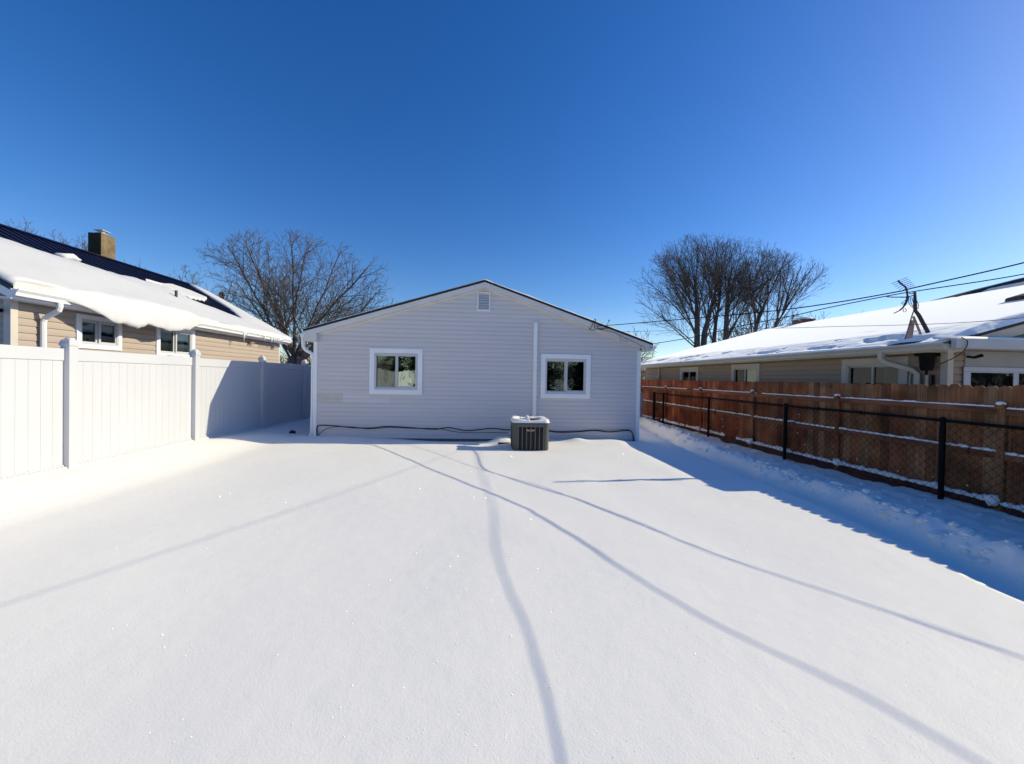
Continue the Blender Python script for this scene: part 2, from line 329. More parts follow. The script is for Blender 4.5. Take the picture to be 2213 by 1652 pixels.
# ------------------------------------------------------------------ windows
def make_window(parent, T, u0, u1, w0, w1, casing, trim_m, frame_m, panes, split=0.5, depth=0.04, room=True, curtain=None, frame=0.045):
    """sliding window: outer casing > frame, two panes, room behind; T maps (right, up, out)"""
    c = MB(); t = casing
    c.tbox(T, u0, u1, w1 - t, w1, 0.0, depth); c.tbox(T, u0, u1, w0, w0 + t, 0.0, depth)
    c.tbox(T, u0, u0 + t, w0 + t, w1 - t, 0.0, depth); c.tbox(T, u1 - t, u1, w0 + t, w1 - t, 0.0, depth)
    win = c.build('window', trim_m, parent, bevel=0.004)
    a0, a1, b0, b1 = u0 + t, u1 - t, w0 + t, w1 - t
    f = MB(); g = frame; n0, n1 = -0.05, depth - 0.012
    f.tbox(T, a0, a1, b1 - g, b1, n0, n1); f.tbox(T, a0, a1, b0, b0 + g * 1.3, n0, n1 + 0.004)
    f.tbox(T, a0, a0 + g, b0 + g * 1.3, b1 - g, n0, n1); f.tbox(T, a1 - g, a1, b0 + g * 1.3, b1 - g, n0, n1)
    um = lerp(a0, a1, split)
    # fixed sash on the right, standing forward of the sliding one
    p0, p1, q0, q1 = um - 0.02, a1 - g, b0 + g * 1.3, b1 - g
    k = 0.034
    f.tbox(T, p0, p0 + k * 1.2, q0, q1, -0.03, n1 - 0.006)
    f.tbox(T, p0 + k * 1.2, p1, q1 - k, q1, -0.03, n1 - 0.010); f.tbox(T, p0 + k * 1.2, p1, q0, q0 + k, -0.03, n1 - 0.010)
    f.tbox(T, p1 - k * 0.6, p1, q0 + k, q1 - k, -0.03, n1 - 0.010)
    # sliding sash set back on the left
    s0, s1 = a0 + g, p0
    f.tbox(T, s0, s1, q1 - k, q1, -0.049, -0.012); f.tbox(T, s0, s1, q0, q0 + k * 0.6, -0.049, -0.012)
    f.tbox(T, s1 - k, s1, q0 + k * 0.6, q1 - k, -0.049, -0.014)
    f.build('frame', frame_m, win, bevel=0.003)
    g1 = MB(); g1.tbox(T, p0 + k * 1.2, p1 - k * 0.6, q0 + k, q1 - k, -0.016, -0.010); g1.build('pane', panes[1], win)
    g2 = MB(); g2.tbox(T, s0, s1 - k, q0 + k * 0.6, q1 - k, -0.038, -0.032); g2.build('pane', panes[0], win)
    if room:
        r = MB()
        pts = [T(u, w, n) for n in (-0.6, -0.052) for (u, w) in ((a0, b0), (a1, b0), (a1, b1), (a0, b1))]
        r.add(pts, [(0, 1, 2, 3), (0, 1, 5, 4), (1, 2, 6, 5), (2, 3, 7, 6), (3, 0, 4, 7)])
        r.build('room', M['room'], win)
    if curtain:
        cu = MB(); c0, c1, d0, d1 = curtain
        n = 24; vs = []
        for i in range(n + 1):
            u = lerp(lerp(a0, a1, c0), lerp(a0, a1, c1), i / n); dn = -0.12 + 0.012 * sin(i * 1.9)
            vs += [T(u, lerp(b0, b1, d0), dn), T(u, lerp(b0, b1, d1), dn)]
        cu.add(vs, [(2 * i, 2 * i + 2, 2 * i + 3, 2 * i + 1) for i in range(n)])
        cu.build('curtain', M['curtain'], win, smooth=True)
    return win

def lap_siding(b, T, z0, z1, step, left, right, holes=(), proud=0.013, ms=None, jog=None):
    """clapboard courses; left(z), right(z) bound each course"""
    z = z0
    k = 0
    while z < z1 - 1e-4:
        za, zb = z, min(z + step, z1)
        zm = (za + zb) / 2
        spans = [(left(za), right(za), left(zb), right(zb))]
        for (h0, h1, k0, k1) in holes:
            if k0 < zm < k1:
                ns = []
                for (a, c, a2, c2) in spans:
                    if a < h0 and c > h1: ns += [(a, h0, a2, h0), (h1, c, h1, c2)]
                    else: ns.append((a, c, a2, c2))
                spans = ns
        for (a, c, a2, c2) in spans:
            if c - a < 0.01: continue
            if c2 - a2 < 0.01: a2 = c2 = (a2 + c2) / 2
            h = zb - za
            prof = [(0.0, -0.004), (0.0, proud), (0.42, proud * 1.02), (0.72, proud * 0.72), (0.92, proud * 0.18), (1.0, -0.002)]
            vs_ = []
            for (t_, n_) in prof:
                vs_ += [T(lerp(a, a2, t_), za + h * t_, n_), T(lerp(c, c2, t_), za + h * t_, n_)]
            b.add(vs_, [(2 * i, 2 * i + 1, 2 * i + 3, 2 * i + 2) for i in range(len(prof) - 1)], ms(k, (a + c) / 2) if ms else 0)
        z = zb; k += 1

# ------------------------------------------------------------------ main house
WY = 10.05
XL, XR = -4.335, 4.11
RF = 9.90                                   # roof front edge
EL, AP, ER = (-4.555, 2.71), (-0.066, 4.09), (4.385, 2.575)   # roof top line at the front edge
HB = 21.0
def roof_z(x):
    if x < AP[0]: return lerp(EL[1], AP[1], (x - EL[0]) / (AP[0] - EL[0]))
    return lerp(AP[1], ER[1], (x - AP[0]) / (ER[0] - AP[0]))
house = thing('house', (0, WY, 0), 'low house with pale lavender grey lap siding and two white windows, between the fences', 'house')
HT = lambda u, w, n: (u, WY - n, w)
slL = (AP[1] - EL[1]) / (AP[0] - EL[0]); slR = (AP[1] - ER[1]) / (ER[0] - AP[0])
def h_left(z):
    zt = roof_z(XL) - 0.12
    return XL if z < zt else XL + (z - zt) / slL
def h_right(z):
    zt = roof_z(XR) - 0.12
    return XR if z < zt else XR - (z - zt) / slR
b = MB()
W1 = (-2.962, -1.632, 1.112, 2.290); W2 = (1.443, 2.768, 1.072, 2.236); VENT = (-0.253, 0.082, 3.31, 3.797)
holes = [(W1[0] + 0.05, W1[1] - 0.05, W1[2] + 0.05, W1[3] - 0.05), (W2[0] + 0.05, W2[1] - 0.05, W2[2] + 0.05, W2[3] - 0.05)]
lap_siding(b, HT, -0.02, 3.96, 0.1135, h_left, h_right, holes, proud=0.0105)
# the other walls
b.box(XL, XL + 0.02, WY + 0.002, HB, -0.05, roof_z(XL) - 0.12); b.box(XR - 0.02, XR, WY + 0.002, HB, -0.05, roof_z(XR) - 0.12)
b.prism([(XL, HB, -0.05), (XR, HB, -0.05), (XR, HB, roof_z(XR) - .12), (AP[0], HB, AP[1] - .12), (XL, HB, roof_z(XL) - .12)],
        [(XL, HB + .02, -0.05), (XR, HB + .02, -0.05), (XR, HB + .02, roof_z(XR) - .12), (AP[0], HB + .02, AP[1] - .12), (XL, HB + .02, roof_z(XL) - .12)])
wall = b.build('wall', M['lav_siding'], house)
# replaced boards
HP = lambda u, w, n: (u, WY - 0.004 - max(n, 0.0), w)
b = MB()
lap_siding(b, HP, -0.02 + 9 * 0.1135, -0.02 + 10.0 * 0.1135, 0.1135, lambda z: -3.62, lambda z: -2.97, proud=0.0095)
lap_siding(b, HP, -0.02 + 8 * 0.1135, -0.02 + 9.0 * 0.1135, 0.1135, lambda z: -3.62, lambda z: -2.45, proud=0.0095)
b.build('siding_patch', M['pale_siding'], house)
b = MB(); lap_siding(b, HP, -0.02 + 8 * 0.1135, -0.02 + 10.0 * 0.1135, 0.1135, lambda z: XL + 0.05, lambda z: -3.625, proud=0.009)
b.build('siding_patch', M['green_siding'], house)
# foundation
b = MB(); b.box(XL + 0.03, XR - 0.03, WY + 0.012, WY + 0.15, -0.5, -0.022); b.build('foundation', M['concrete'], house)
# roof slab
b = MB(); TH = 0.055
def roof_prism(b, y0, y1, dz0, dz1, x0=None, x1=None):
    a = EL[0] if x0 is None else x0; c = ER[0] if x1 is None else x1
    for y in (y0,):
        pass
    lo = lambda x: (x, roof_z(x) + dz0); hi = lambda x: (x, roof_z(x) + dz1)
    p = [lo(a), lo(AP[0]), lo(c), hi(c), hi(AP[0]), hi(a)]
    L = [p[0], p[1], p[4], p[5]]; R_ = [p[1], p[2], p[3], p[4]]
    for q in (L, R_):
        b.prism([(x, y0, z) for x, z in q], [(x, y1, z) for x, z in q])
roof_prism(b, RF, HB + 0.15, -TH, 0.0)
roof = b.build('roof', M['roof_edge'], house)
# rake boards: white fascia under the black edge, plus a thin frieze against the siding
b = MB(); roof_prism(b, RF + 0.012, RF + 0.035, -TH - 0.128, -TH - 0.001, EL[0] + 0.02, ER[0] - 0.02)
roof_prism(b, RF + 0.036, WY - 0.016, -TH - 0.125, -TH - 0.095, EL[0] + 0.03, ER[0] - 0.03)
b.build('rake_board', M['rake_grey'], house)
b = MB(); roof_prism(b, WY - 0.0155, WY - 0.001, -TH - 0.175, -TH - 0.126, XL + 0.03, XR - 0.03); b.build('frieze', M['rake_grey'], house)
# boxed eave ends
b = MB(); q = [(-4.54, 2.41), (-4.24, 2.41), (-4.24, roof_z(-4.24) - TH - 0.13), (-4.54, roof_z(-4.54) - TH - 0.02)]
b.prism([(x, RF + 0.008, z) for x, z in q], [(x, WY + 0.02, z) for x, z in q])
b.box(-4.54, XL - 0.001, WY + 0.021, HB, 2.41, 2.43); b.box(-4.545, -4.525, WY + 0.021, HB, 2.435, 2.60)
b.build('soffit', M['rake_grey'], house, bevel=0.004); b = MB()
q = [(4.37, 2.36), (4.16, 2.36), (4.16, roof_z(4.16) - TH - 0.13), (4.37, roof_z(4.37) - TH - 0.02)]
b.prism([(x, RF + 0.008, z) for x, z in q], [(x, WY + 0.02, z) for x, z in q])
b.box(XR + 0.001, 4.37, WY + 0.021, HB, 2.36, 2.38); b.box(4.355, 4.375, WY + 0.021, HB, 2.385, 2.48)
b.build('soffit', M['rake_grey'], house, bevel=0.004)
# corner posts
b = MB(); b.box(XL - 0.02, XL + 0.075, WY - 0.028, WY + 0.08, -0.03, 2.415); b.build('corner_trim', M['white_trim'], house, bevel=0.006)
b = MB(); b.box(XR - 0.07, XR + 0.02, WY - 0.028, WY + 0.08, -0.06, 2.365)
b.build('corner_trim', M['white_trim'], house, bevel=0.006)
def gutter(b, x, out, y0, y1, z, w=0.11, h=0.10):
    """K-profile gutter along Y; out = +1/-1 direction away from the wall"""
    q = [(0, 0), (0, -h), (w * 0.6, -h), (w * 0.72, -h * 0.55), (w, -h * 0.15), (w, 0), (w - 0.012, 0), (w - 0.012, -h * 0.12), (0.012, -h * 0.2), (0.012, 0)]
    b.prism([(x + out * p, y0, z + r) for p, r in q], [(x + out * p, y1, z + r) for p, r in q])
b = MB(); gutter(b, -4.548, -1, RF + 0.03, HB, 2.615, 0.13, 0.105); b.build('gutter', M['white_trim'], house)
b = MB(); gutter(b, 4.378, 1, RF + 0.03, HB, 2.49, 0.12, 0.10); b.build('gutter', M['white_trim'], house)
b = MB()
b.tube([(-4.60, RF + 0.10, 2.53), (-4.60, RF + 0.10, 2.36), (-4.585, RF + 0.105, 2.27), (-4.54, RF + 0.12, 2.20), (-4.46, RF + 0.15, 2.15), (-4.40, WY + 0.0, 2.11), (-4.385, WY + 0.02, 2.03),
        (-4.385, WY + 0.03, 0.9), (-4.395, WY + 0.03, 0.12), (-4.43, WY - 0.02, 0.0)], 0.044, 8)
b.build('downspout', M['white_trim'], house, bevel=0.0)
# white line cover down the wall
b = MB(); b.box(1.230, 1.330, WY - 0.075, WY - 0.014, 0.1, 3.0); b.box(1.221, 1.339, WY - 0.082, WY - 0.014, 3.0, 3.05)
for z in (2.75 - 0.12, 1.75): b.box(1.225, 1.335, WY - 0.079, WY - 0.014, z, z + 0.025)
b.build('line_cover', M['white_trim'], house, bevel=0.01)
# gable vent
b = MB(); u0, u1, w0, w1 = VENT
for (a, c, d, e) in ((u0, u1, w1 - 0.03, w1), (u0, u1, w0, w0 + 0.03), (u0, u0 + 0.03, w0 + 0.03, w1 - 0.03), (u1 - 0.03, u1, w0 + 0.03, w1 - 0.03)):
    b.tbox(HT, a, c, d, e, 0.010, 0.040)
gv = b.build('gable_vent', M['white_trim'], house, bevel=0.003)
b = MB(); b.tbox(HT, u0 + .03, u1 - .03, w0 + .03, w1 - .03, 0.0098, 0.0115); b.build('vent_back', M['cab_grey'], gv)
b = MB(); n = 10
for i in range(n):
    za = lerp(w0 + 0.03, w1 - 0.03, i / n); zb = lerp(w0 + 0.03, w1 - 0.03, (i + 1) / n)
    b.add([HT(u0 + .03, za, 0.036), HT(u1 - .03, za, 0.036), HT(u1 - .03, zb - 0.016, 0.013), HT(u0 + .03, zb - 0.016, 0.013)], [(0, 1, 2, 3)])
b.build('louvre', M['white_trim'], gv)
# windows
GW, GD = M['glass_win'], M['glass_dark']
make_window(house, HT, *W1, 0.118, M['white_trim'], M['white_vinyl'], (M['screen'], GW), 0.52)
make_window(house, HT, *W2, 0.115, M['white_trim'], M['white_vinyl'], (GD, GD), 0.52)

# snow on this roof
def roof_blanket(name, fn, us, vs, mat_, eps=0.004, **kw):
    """fn(u,v) -> (point on roof, h); cells kept where any corner has h > eps; sides drop to the roof"""
    b = MB(); nu, nv = len(us), len(vs); H = {}
    for j, v in enumerate(vs):
        for i, u in enumerate(us):
            p, n, h = fn(u, v); H[i, j] = (p, n, h)
    idx = {}
    def vid(i, j):
        if (i, j) not in idx:
            p, n, h = H[i, j]; idx[i, j] = len(b.v); q = Vector(p) + Vector(n) * max(h, -0.004); b.v.append(tuple(q))
        return idx[i, j]
    for j in range(nv - 1):
        for i in range(nu - 1):
            c = [(i, j), (i + 1, j), (i + 1, j + 1), (i, j + 1)]
            if max(H[k][2] for k in c) > eps:
                b.f.append(tuple(vid(*k) for k in c)); b.m.append(0)
    return b.build(name, mat_, smooth=True, **kw)
def frange(a, b_, n): return [a + (b_ - a) * i / n for i in range(n + 1)]
def edge_h(d, t, r):
    """rounded edge: 0 at d=0 rising to t by d=r"""
    if d <= 0: return -0.01
    if d >= r: return t
    k = 1 - d / r; return t * sqrt(max(0, 1 - k * k))
def fn_main(u, v):
    z = roof_z(u); d = min(u - (EL[0] + 0.02), ER[0] - 0.02 - u, v - (RF + 0.012))
    t = 0.035 + 0.02 * nz(u * 1.3, v * 1.3, 5) + 0.012 * nz(u * 6, v * 6, 3)
    if v < RF + 0.6: t *= 0.72 + 0.5 * nz(u * 2.2, 1.0, 8.0)
    sgn = -1 if u < AP[0] else 1
    return (u, v, z), (0.29 * sgn, 0, 0.957), edge_h(d, max(t, 0.008), 0.03)
vs = [RF + 0.012 + 0.01 * i for i in range(5)] + [RF + 0.08, RF + 0.2, RF + 0.4, RF + 0.7] + frange(RF + 1, HB, 22)
o = roof_blanket('roof_snow', fn_main, frange(EL[0] + 0.01, ER[0] - 0.01, 160), vs, M['snow'])
tag(o, 'thin even snow cover on the low gable roof of the lavender grey house', 'roof snow')

# cable bundle along the foot of the wall
def spline(pts, n=8):
    P = [Vector(p) for p in pts]; P = [P[0] * 2 - P[1]] + P + [P[-1] * 2 - P[-2]]; out = []
    for i in range(1, len(P) - 2):
        a, b_, c, d = P[i - 1:i + 3]
        for k in range(n):
            t = k / n
            out.append(0.5 * ((2 * b_) + (c - a) * t + (2 * a - 5 * b_ + 4 * c - d) * t * t + (3 * b_ - a - 3 * c + d) * t ** 3))
    out.append(P[-2]); return out
cy = WY - 0.035
ca = thing('wall_cable', (0, cy, 0.3), 'black cable bundle sagging along the foot of the lavender grey wall, behind the air conditioner', 'cable')
b = MB()
b.tube(spline([(-4.24, cy, -0.02), (-4.245, cy, 0.22), (-4.17, cy, 0.30), (-3.8, cy, 0.29), (-3.3, cy, 0.245), (-2.9, cy, 0.245), (-2.5, cy, 0.285), (-1.9, cy, 0.26), (-1.3, cy, 0.225), (-0.95, cy, 0.27), (-0.45, cy, 0.20), (0.15, cy, 0.26), (0.6, cy, 0.225),
                (1.4, cy, 0.23), (1.9, cy, 0.175), (2.4, cy, 0.185), (2.9, cy, 0.225), (3.3, cy, 0.19), (3.75, cy, 0.235), (3.9, cy, 0.21), (3.96, cy, 0.08), (3.985, cy, -0.06)]), 0.013, 6)
b.build('thick_cable', M['black_cable'], ca, smooth=True)
b = MB()
b.tube(spline([(-4.22, cy - .02, 0.02), (-4.12, cy, 0.15), (-3.85, cy - .02, 0.26), (-3.4, cy - .02, 0.27), (-2.95, cy - .02, 0.225), (-2.4, cy - .02, 0.265), (-1.8, cy - .02, 0.245), (-1.2, cy - .02, 0.245), (-0.6, cy - .02, 0.15), (0.6, cy - .02, 0.155)]), 0.007, 5)
b.tube(spline([(1.4, cy - .02, 0.25), (2.0, cy - .02, 0.20), (2.8, cy - .02, 0.235), (3.3, cy - .02, 0.245), (3.8, cy - .02, 0.26), (3.93, cy - .02, 0.15), (3.94, cy - .02, -0.05)]), 0.006, 5)
b.build('thin_cable', M['black_cable'], ca, smooth=True)

# ------------------------------------------------------------------ air conditioner
AX0, AX1, AY0, AY1, AH = 0.61, 1.44, 8.5, 9.24, 0.60
acx, acy = (AX0 + AX1) / 2, (AY0 + AY1) / 2
def rrect(x0, x1, y0, y1, r, n=5):
    out = []
    for (cx_, cy_, a0) in ((x1 - r, y1 - r, 0), (x0 + r, y1 - r, pi / 2), (x0 + r, y0 + r, pi), (x1 - r, y0 + r, 1.5 * pi)):
        for i in range(n + 1): out.append((cx_ + r * cos(a0 + i * pi / 2 / n), cy_ + r * sin(a0 + i * pi / 2 / n)))
    return out
ac = thing('air_conditioner', (acx, acy, 0), 'olive grey outdoor air conditioning unit with dark grilles, by the lavender grey wall', 'air conditioner')
b = MB(); q = rrect(AX0 + 0.03, AX1 - 0.03, AY0 + 0.03, AY1 - 0.03, 0.10); b.prism([(x, y, -0.15) for x, y in q], [(x, y, AH - 0.05) for x, y in q])
b.build('coil', M['ac_dark'], ac, smooth=False)
# corner posts (rounded) as slices of the outline
b = MB()
full = rrect(AX0, AX1, AY0, AY1, 0.115, 8); inn = rrect(AX0 + 0.028, AX1 - 0.028, AY0 + 0.028, AY1 - 0.028, 0.09, 8)
for k in range(4):
    idx_ = list(range(k * 9, k * 9 + 9)); o_ = [full[i] for i in idx_]; n_ = [inn[i] for i in idx_]
    poly = o_ + n_[::-1]
    b = MB(); b.prism([(x, y, -0.15) for x, y in poly], [(x, y, AH - 0.05) for x, y in poly]); b.build('corner_post', M['ac_olive'], ac)
b = MB()
gx0, gx1 = AX0 + 0.115, AX1 - 0.115
b.box(gx0, gx1, AY0 + 0.003, AY0 + 0.03, AH - 0.10, AH - 0.05); b.box(AX0 + 0.003, AX0 + 0.03, AY0 + 0.115, AY1 - 0.115, AH - 0.10, AH - 0.05)
b.box(AX1 - 0.03, AX1 - 0.003, AY0 + 0.115, AY1 - 0.115, AH - 0.10, AH - 0.05)
for i in range(7):
    x = lerp(gx0 + 0.012, gx1 - 0.012, i / 6); w = 0.0105 if 0 < i < 6 else 0.016
    b.box(x - w, x + w, AY0 + 0.005, AY0 + 0.03, -0.15, AH - 0.10)
for i in range(6):
    y = lerp(AY0 + 0.13, AY1 - 0.13, i / 5)
    b.box(AX0 + 0.005, AX0 + 0.03, y - 0.01, y + 0.01, -0.15, AH - 0.10); b.box(AX1 - 0.03, AX1 - 0.005, y - 0.01, y + 0.01, -0.15, AH - 0.10)
b.build('grille', M['ac_bar'], ac)
b = MB(); q = rrect(AX0 - 0.008, AX1 + 0.008, AY0 - 0.008, AY1 + 0.008, 0.12, 8); q2 = rrect(AX0 + 0.05, AX1 - 0.05, AY0 + 0.05, AY1 - 0.05, 0.10, 8)
b.prism([(x, y, AH - 0.052) for x, y in q], [(x, y, AH - 0.005) for x, y in q]); b.prism([(x, y, AH - 0.006) for x, y in q2], [(x, y, AH + 0.02) for x, y in q2])
b.build('lid', M['ac_olive'], ac, bevel=0.008)
b = MB()
for r in (0.09, 0.16, 0.23, 0.29):
    b.tube([(acx + r * cos(t), acy + r * sin(t), AH + 0.028) for t in frange(0, 2 * pi, 28)], 0.004, 4)
b.tube([(acx, acy, AH + 0.02), (acx, acy, AH + 0.03)], 0.30, 28)
b.build('fan_guard', M['ac_dark'], ac)
b = MB(); q = [(-0.09, -0.018), (0.06, -0.018), (0.088, -0.010), (0.095, 0.0), (0.088, 0.010), (0.06, 0.018), (-0.09, 0.018)]
bz = AH - 0.175; bx = acx - 0.01
b.prism([(bx + x, AY0 - 0.006, bz + z) for x, z in q], [(bx + x, AY0 + 0.008, bz + z) for x, z in q], 0)
b.box(bx - 0.097, bx - 0.03, AY0 - 0.008, AY0 + 0.004, bz - 0.028, bz - 0.019, 1); b.box(bx - 0.045, bx - 0.015, AY0 - 0.009, AY0 - 0.0062, bz - 0.004, bz + 0.012, 1)
b.box(bx - 0.01, bx + 0.05, AY0 - 0.009, AY0 - 0.0062, bz - 0.004, bz + 0.003, 1)
b.build('badge', [M['badge'], M['ac_dark']], ac)
# snow on top
def fn_ac(u, v):
    # u, v in the lid's plane
    dx = min(u - AX0 + 0.012, AX1 + 0.012 - u); dy = min(v - AY0 + 0.012, AY1 + 0.012 - v)
    r = 0.125
    d = min(dx, dy) if not (dx < r and dy < r) else r - sqrt((r - dx) ** 2 + (r - dy) ** 2)
    base = AH - 0.004
    t = 0.075 + 0.02 * nz(u * 5, v * 5, 2)
    h = edge_h(d, t, 0.05)
    rr = sqrt((u - acx) ** 2 + ((v - acy - 0.0) * 0.95) ** 2)
    hole = exp(-(rr / 0.285) ** 4)
    h2 = h - hole * (0.085 + 0.02 * nz(u * 6, v * 6, 9))
    hub = 0.135 * exp(-((u - acx + 0.07) / 0.06) ** 4 - ((v - acy + 0.06) / 0.07) ** 4) + 0.09 * exp(-((u - acx + 0.055) / 0.045) ** 4 - ((v - acy + 0.21) / 0.1) ** 4)
    return (u, v, base), (0, 0, 1), max(h2, hub if d > 0.02 else -1)
o = roof_blanket('fresh_snow', fn_ac, frange(AX0 - 0.012, AX1 + 0.012, 64), frange(AY0 - 0.012, AY1 + 0.012, 60), M['snow'])
tag(o, 'ring of snow with a lump in the middle lying on the air conditioner lid', 'snow')

# ------------------------------------------------------------------ white vinyl fence
FX = -6.05; PW = 0.127; FP = 2.44; FTOP = 1.905
vf = thing('vinyl_fence', (FX, 6.08, 0), 'tall glossy white privacy fence of solid panels with capped posts along the left side', 'fence')
def vf_post(y):
    b = MB(); b.box(FX - PW, FX, y - PW / 2, y + PW / 2, -0.3, 1.965)
    p = b.build('post', M['white_vinyl'], vf, bevel=0.006)
    c = MB(); e = PW / 2 + 0.012; xc = FX - PW / 2
    c.box(xc - e, xc + e, y - e, y + e, 1.95, 1.985)
    q = [(e * 0.92, 1.985), (e * 0.9, 2.01), (e * 0.75, 2.035), (e * 0.45, 2.05), (0.0, 2.054)]
    for (a, z0), (a2, z1) in zip(q, q[1:]):
        c.add([(xc + sx * a, y + sy * a, z0) for sx, sy in ((-1, -1), (1, -1), (1, 1), (-1, 1))] + [(xc + sx * a2, y + sy * a2, z1) for sx, sy in ((-1, -1), (1, -1), (1, 1), (-1, 1))],
              [(0, 1, 5, 4), (1, 2, 6, 5), (2, 3, 7, 6), (3, 0, 4, 7)])
    c.build('post_cap', M['white_vinyl'], p, bevel=0.004)
def vf_bay(y0, y1, drop):
    rf = FX - 0.062
    b = MB(); n = int(round((y1 - y0) / 0.1475)); g = 0.0013
    for i in range(n):
        a = lerp(y0, y1, i / n); c = lerp(y0, y1, (i + 1) / n)
        b.box(rf - 0.040, rf - 0.016, a + g, c - g, 0.1, FTOP - 0.15)
    b.box(rf - 0.034, rf - 0.0185, y0, y1, 0.1, FTOP - 0.15)
    p = b.build('panel', M['white_vinyl'], vf)
    r = MB(); r.box(rf - 0.055, rf, y0, y1, FTOP - 0.175 - drop, FTOP - drop); r.build('rail', M['white_vinyl'], p, bevel=0.008)
    r = MB(); r.box(rf - 0.055, rf, y0, y1, 0.07, 0.215); r.build('rail', M['white_vinyl'], p, bevel=0.008)
VFY = [6.08 + FP * k for k in range(-12, 5)]
for y in VFY: vf_post(y)
for i in range(len(VFY) - 1): vf_bay(VFY[i] + PW / 2, VFY[i + 1] - PW / 2, [0.0, 0.012, 0.004, 0.0][i % 4])
# snow caught on post caps and along the panel feet
b = MB()
for i, y in enumerate(VFY):
    xc = FX - PW / 2
    b.blob((xc, y + 0.012, 2.045), (0.052, 0.055, 0.034 if i != 6 else 0.045), i, amp=0.3)
for i in range(len(VFY) - 1):
    n = 40
    for k in range(n):
        y = lerp(VFY[i] + 0.07, VFY[i + 1] - 0.07, (k + 0.5) / n)
        w = 0.5 + 0.5 * abs(2 * (k + 0.5) / n - 1)
        b.blob((FX - 0.055, y, ground(FX, y) + 0.01), (0.05 * w + 0.012, 0.055, 0.035), k * 0.11 + i, sub=1, amp=0.15)
b.blob((FX - 0.09, 8.05, FTOP + 0.01), (0.03, 0.2, 0.018), 3)
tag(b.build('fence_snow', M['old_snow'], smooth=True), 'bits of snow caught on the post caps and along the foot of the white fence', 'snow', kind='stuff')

# ------------------------------------------------------------------ cedar fence
WX = 7.05; PITCH = 0.142
cf = thing('wooden_fence', (WX, 0, 0), 'reddish brown cedar board fence with dog eared boards and snow lined rails on the right', 'fence')
WPY = [7.2 + 2.44 * k for k in range(-4, 6)]
rnd = random.Random(4)
def cf_bay(y0, y1):
    b = MB(); k0 = math.ceil(y0 / PITCH - 1e-6); k1 = math.ceil(y1 / PITCH - 1e-6)
    for k in range(k0, k1):
        a, c = k * PITCH - 0.0004, (k + 1) * PITCH + 0.0004; z1 = 1.605 + rnd.uniform(-0.012, 0.012); dx = rnd.uniform(0, 0.003) + 0.005 * (k % 2); e = 0.04
        q = [(a, -0.15), (c, -0.15), (c, z1 - e), (c - e * 0.5, z1 - e * 0.25), (c - e, z1), (a + e, z1), (a + e * 0.5, z1 - e * 0.25), (a, z1 - e)]
        b.prism([(WX + dx, y, z) for y, z in q], [(WX + dx + 0.017, y, z) for y, z in q])
    b.build('picket_panel', M['picket'], cf)
    j = rnd.uniform(-0.015, 0.015)
    for z0, z1, mm in ((1.215 + j, 1.305 + j, 'rail_wood'), (0.60 + j, 0.69 + j, 'rail_wood'), (-0.09 + j, 0.0 + j, 'wet_wood')):
        r = MB(); r.box(WX - 0.04, WX - 0.0005, y0 + 0.045, y1 - 0.045, z0, z1); r.build('rail', M[mm], cf, bevel=0.004)
    r = MB(); r.box(WX - 0.022, WX - 0.0005, y0 + 0.046, y1 - 0.046, -0.3, -0.092 + j); r.build('kickboard', M['wet_wood'], cf)
    return j
def cf_post(y):
    r = MB(); r.box(WX - 0.046, WX - 0.0008, y - 0.044, y + 0.044, -0.3, 1.31); r.box(WX - 0.085, WX - 0.047, y - 0.046, y + 0.046, 1.29, 1.355); r.build('post', M['picket'], cf, bevel=0.005)
JO = {}
for i, y in enumerate(WPY):
    cf_post(y)
    if i < len(WPY) - 1: JO[i] = cf_bay(y, WPY[i + 1])
# joint blocks on the middle rail
for y in (5.15, 8.3, 11.3):
    r = MB(); r.box(WX - 0.088, WX - 0.041, y - 0.06, y + 0.06, 0.61, 0.70); r.build('rail_block', M['rail_wood'], cf, bevel=0.004)
# snow lines on rails
b = MB(); rs_ = random.Random(9)
for i in range(len(WPY) - 1):
    ya_, yb_ = WPY[i] + 0.05, WPY[i + 1] - 0.05
    for zi, (zt, hh, fill) in enumerate(((1.305, 0.028, 0.93), (0.69, 0.042, 0.95), (0.0, 0.072, 0.97))):
        zt += JO[i]; y0, y1 = (ya_, yb_) if zi == 0 else (ya_ - 0.03, yb_ + 0.03)
        n = int((y1 - y0) / 0.03)
        for k in range(n):
            y = lerp(y0, y1, (k + 0.5) / n)
            if nz(y * 0.9, zi * 7.3, 2) > 0.42 + (fill - 0.9): continue
            h = hh * (0.62 + 0.5 * nz(y * 5, zi * 3.1, 1) + 0.35 * nz(y * 17, zi * 3.1, 5)); h = max(h, 0.008)
            b.blob((WX - 0.02, y, zt + h * 0.25), (0.024 if zi < 2 else 0.04, 0.030, h), k * 0.13 + zi, sub=1, amp=0.2)
for i, y in enumerate(WPY):
    b.blob((WX - 0.046, y, 1.358), (0.052, 0.052, 0.032), i + 50, amp=0.25)
    b.blob((WX - 0.07, y + rs_.uniform(-.06, .06), 0.03), (0.07, 0.08, 0.075), i + 80, amp=0.5)
for y in (5.15, 8.3, 11.3):
    b.blob((WX - 0.065, y, 0.715), (0.04, 0.065, 0.028), y, amp=0.3)
for k in range(26):
    y = rs_.uniform(3, 12); b.blob((WX - 0.004, y, rs_.choice([rs_.uniform(0.1, 0.5), rs_.uniform(0.1, 1.0)])), rs_.uniform(0.006, 0.014), k, sub=1)
tag(b.build('rail_snow', M['snow'], smooth=True), 'lines of snow lying on the rails and post tops of the cedar fence', 'snow', kind='stuff')

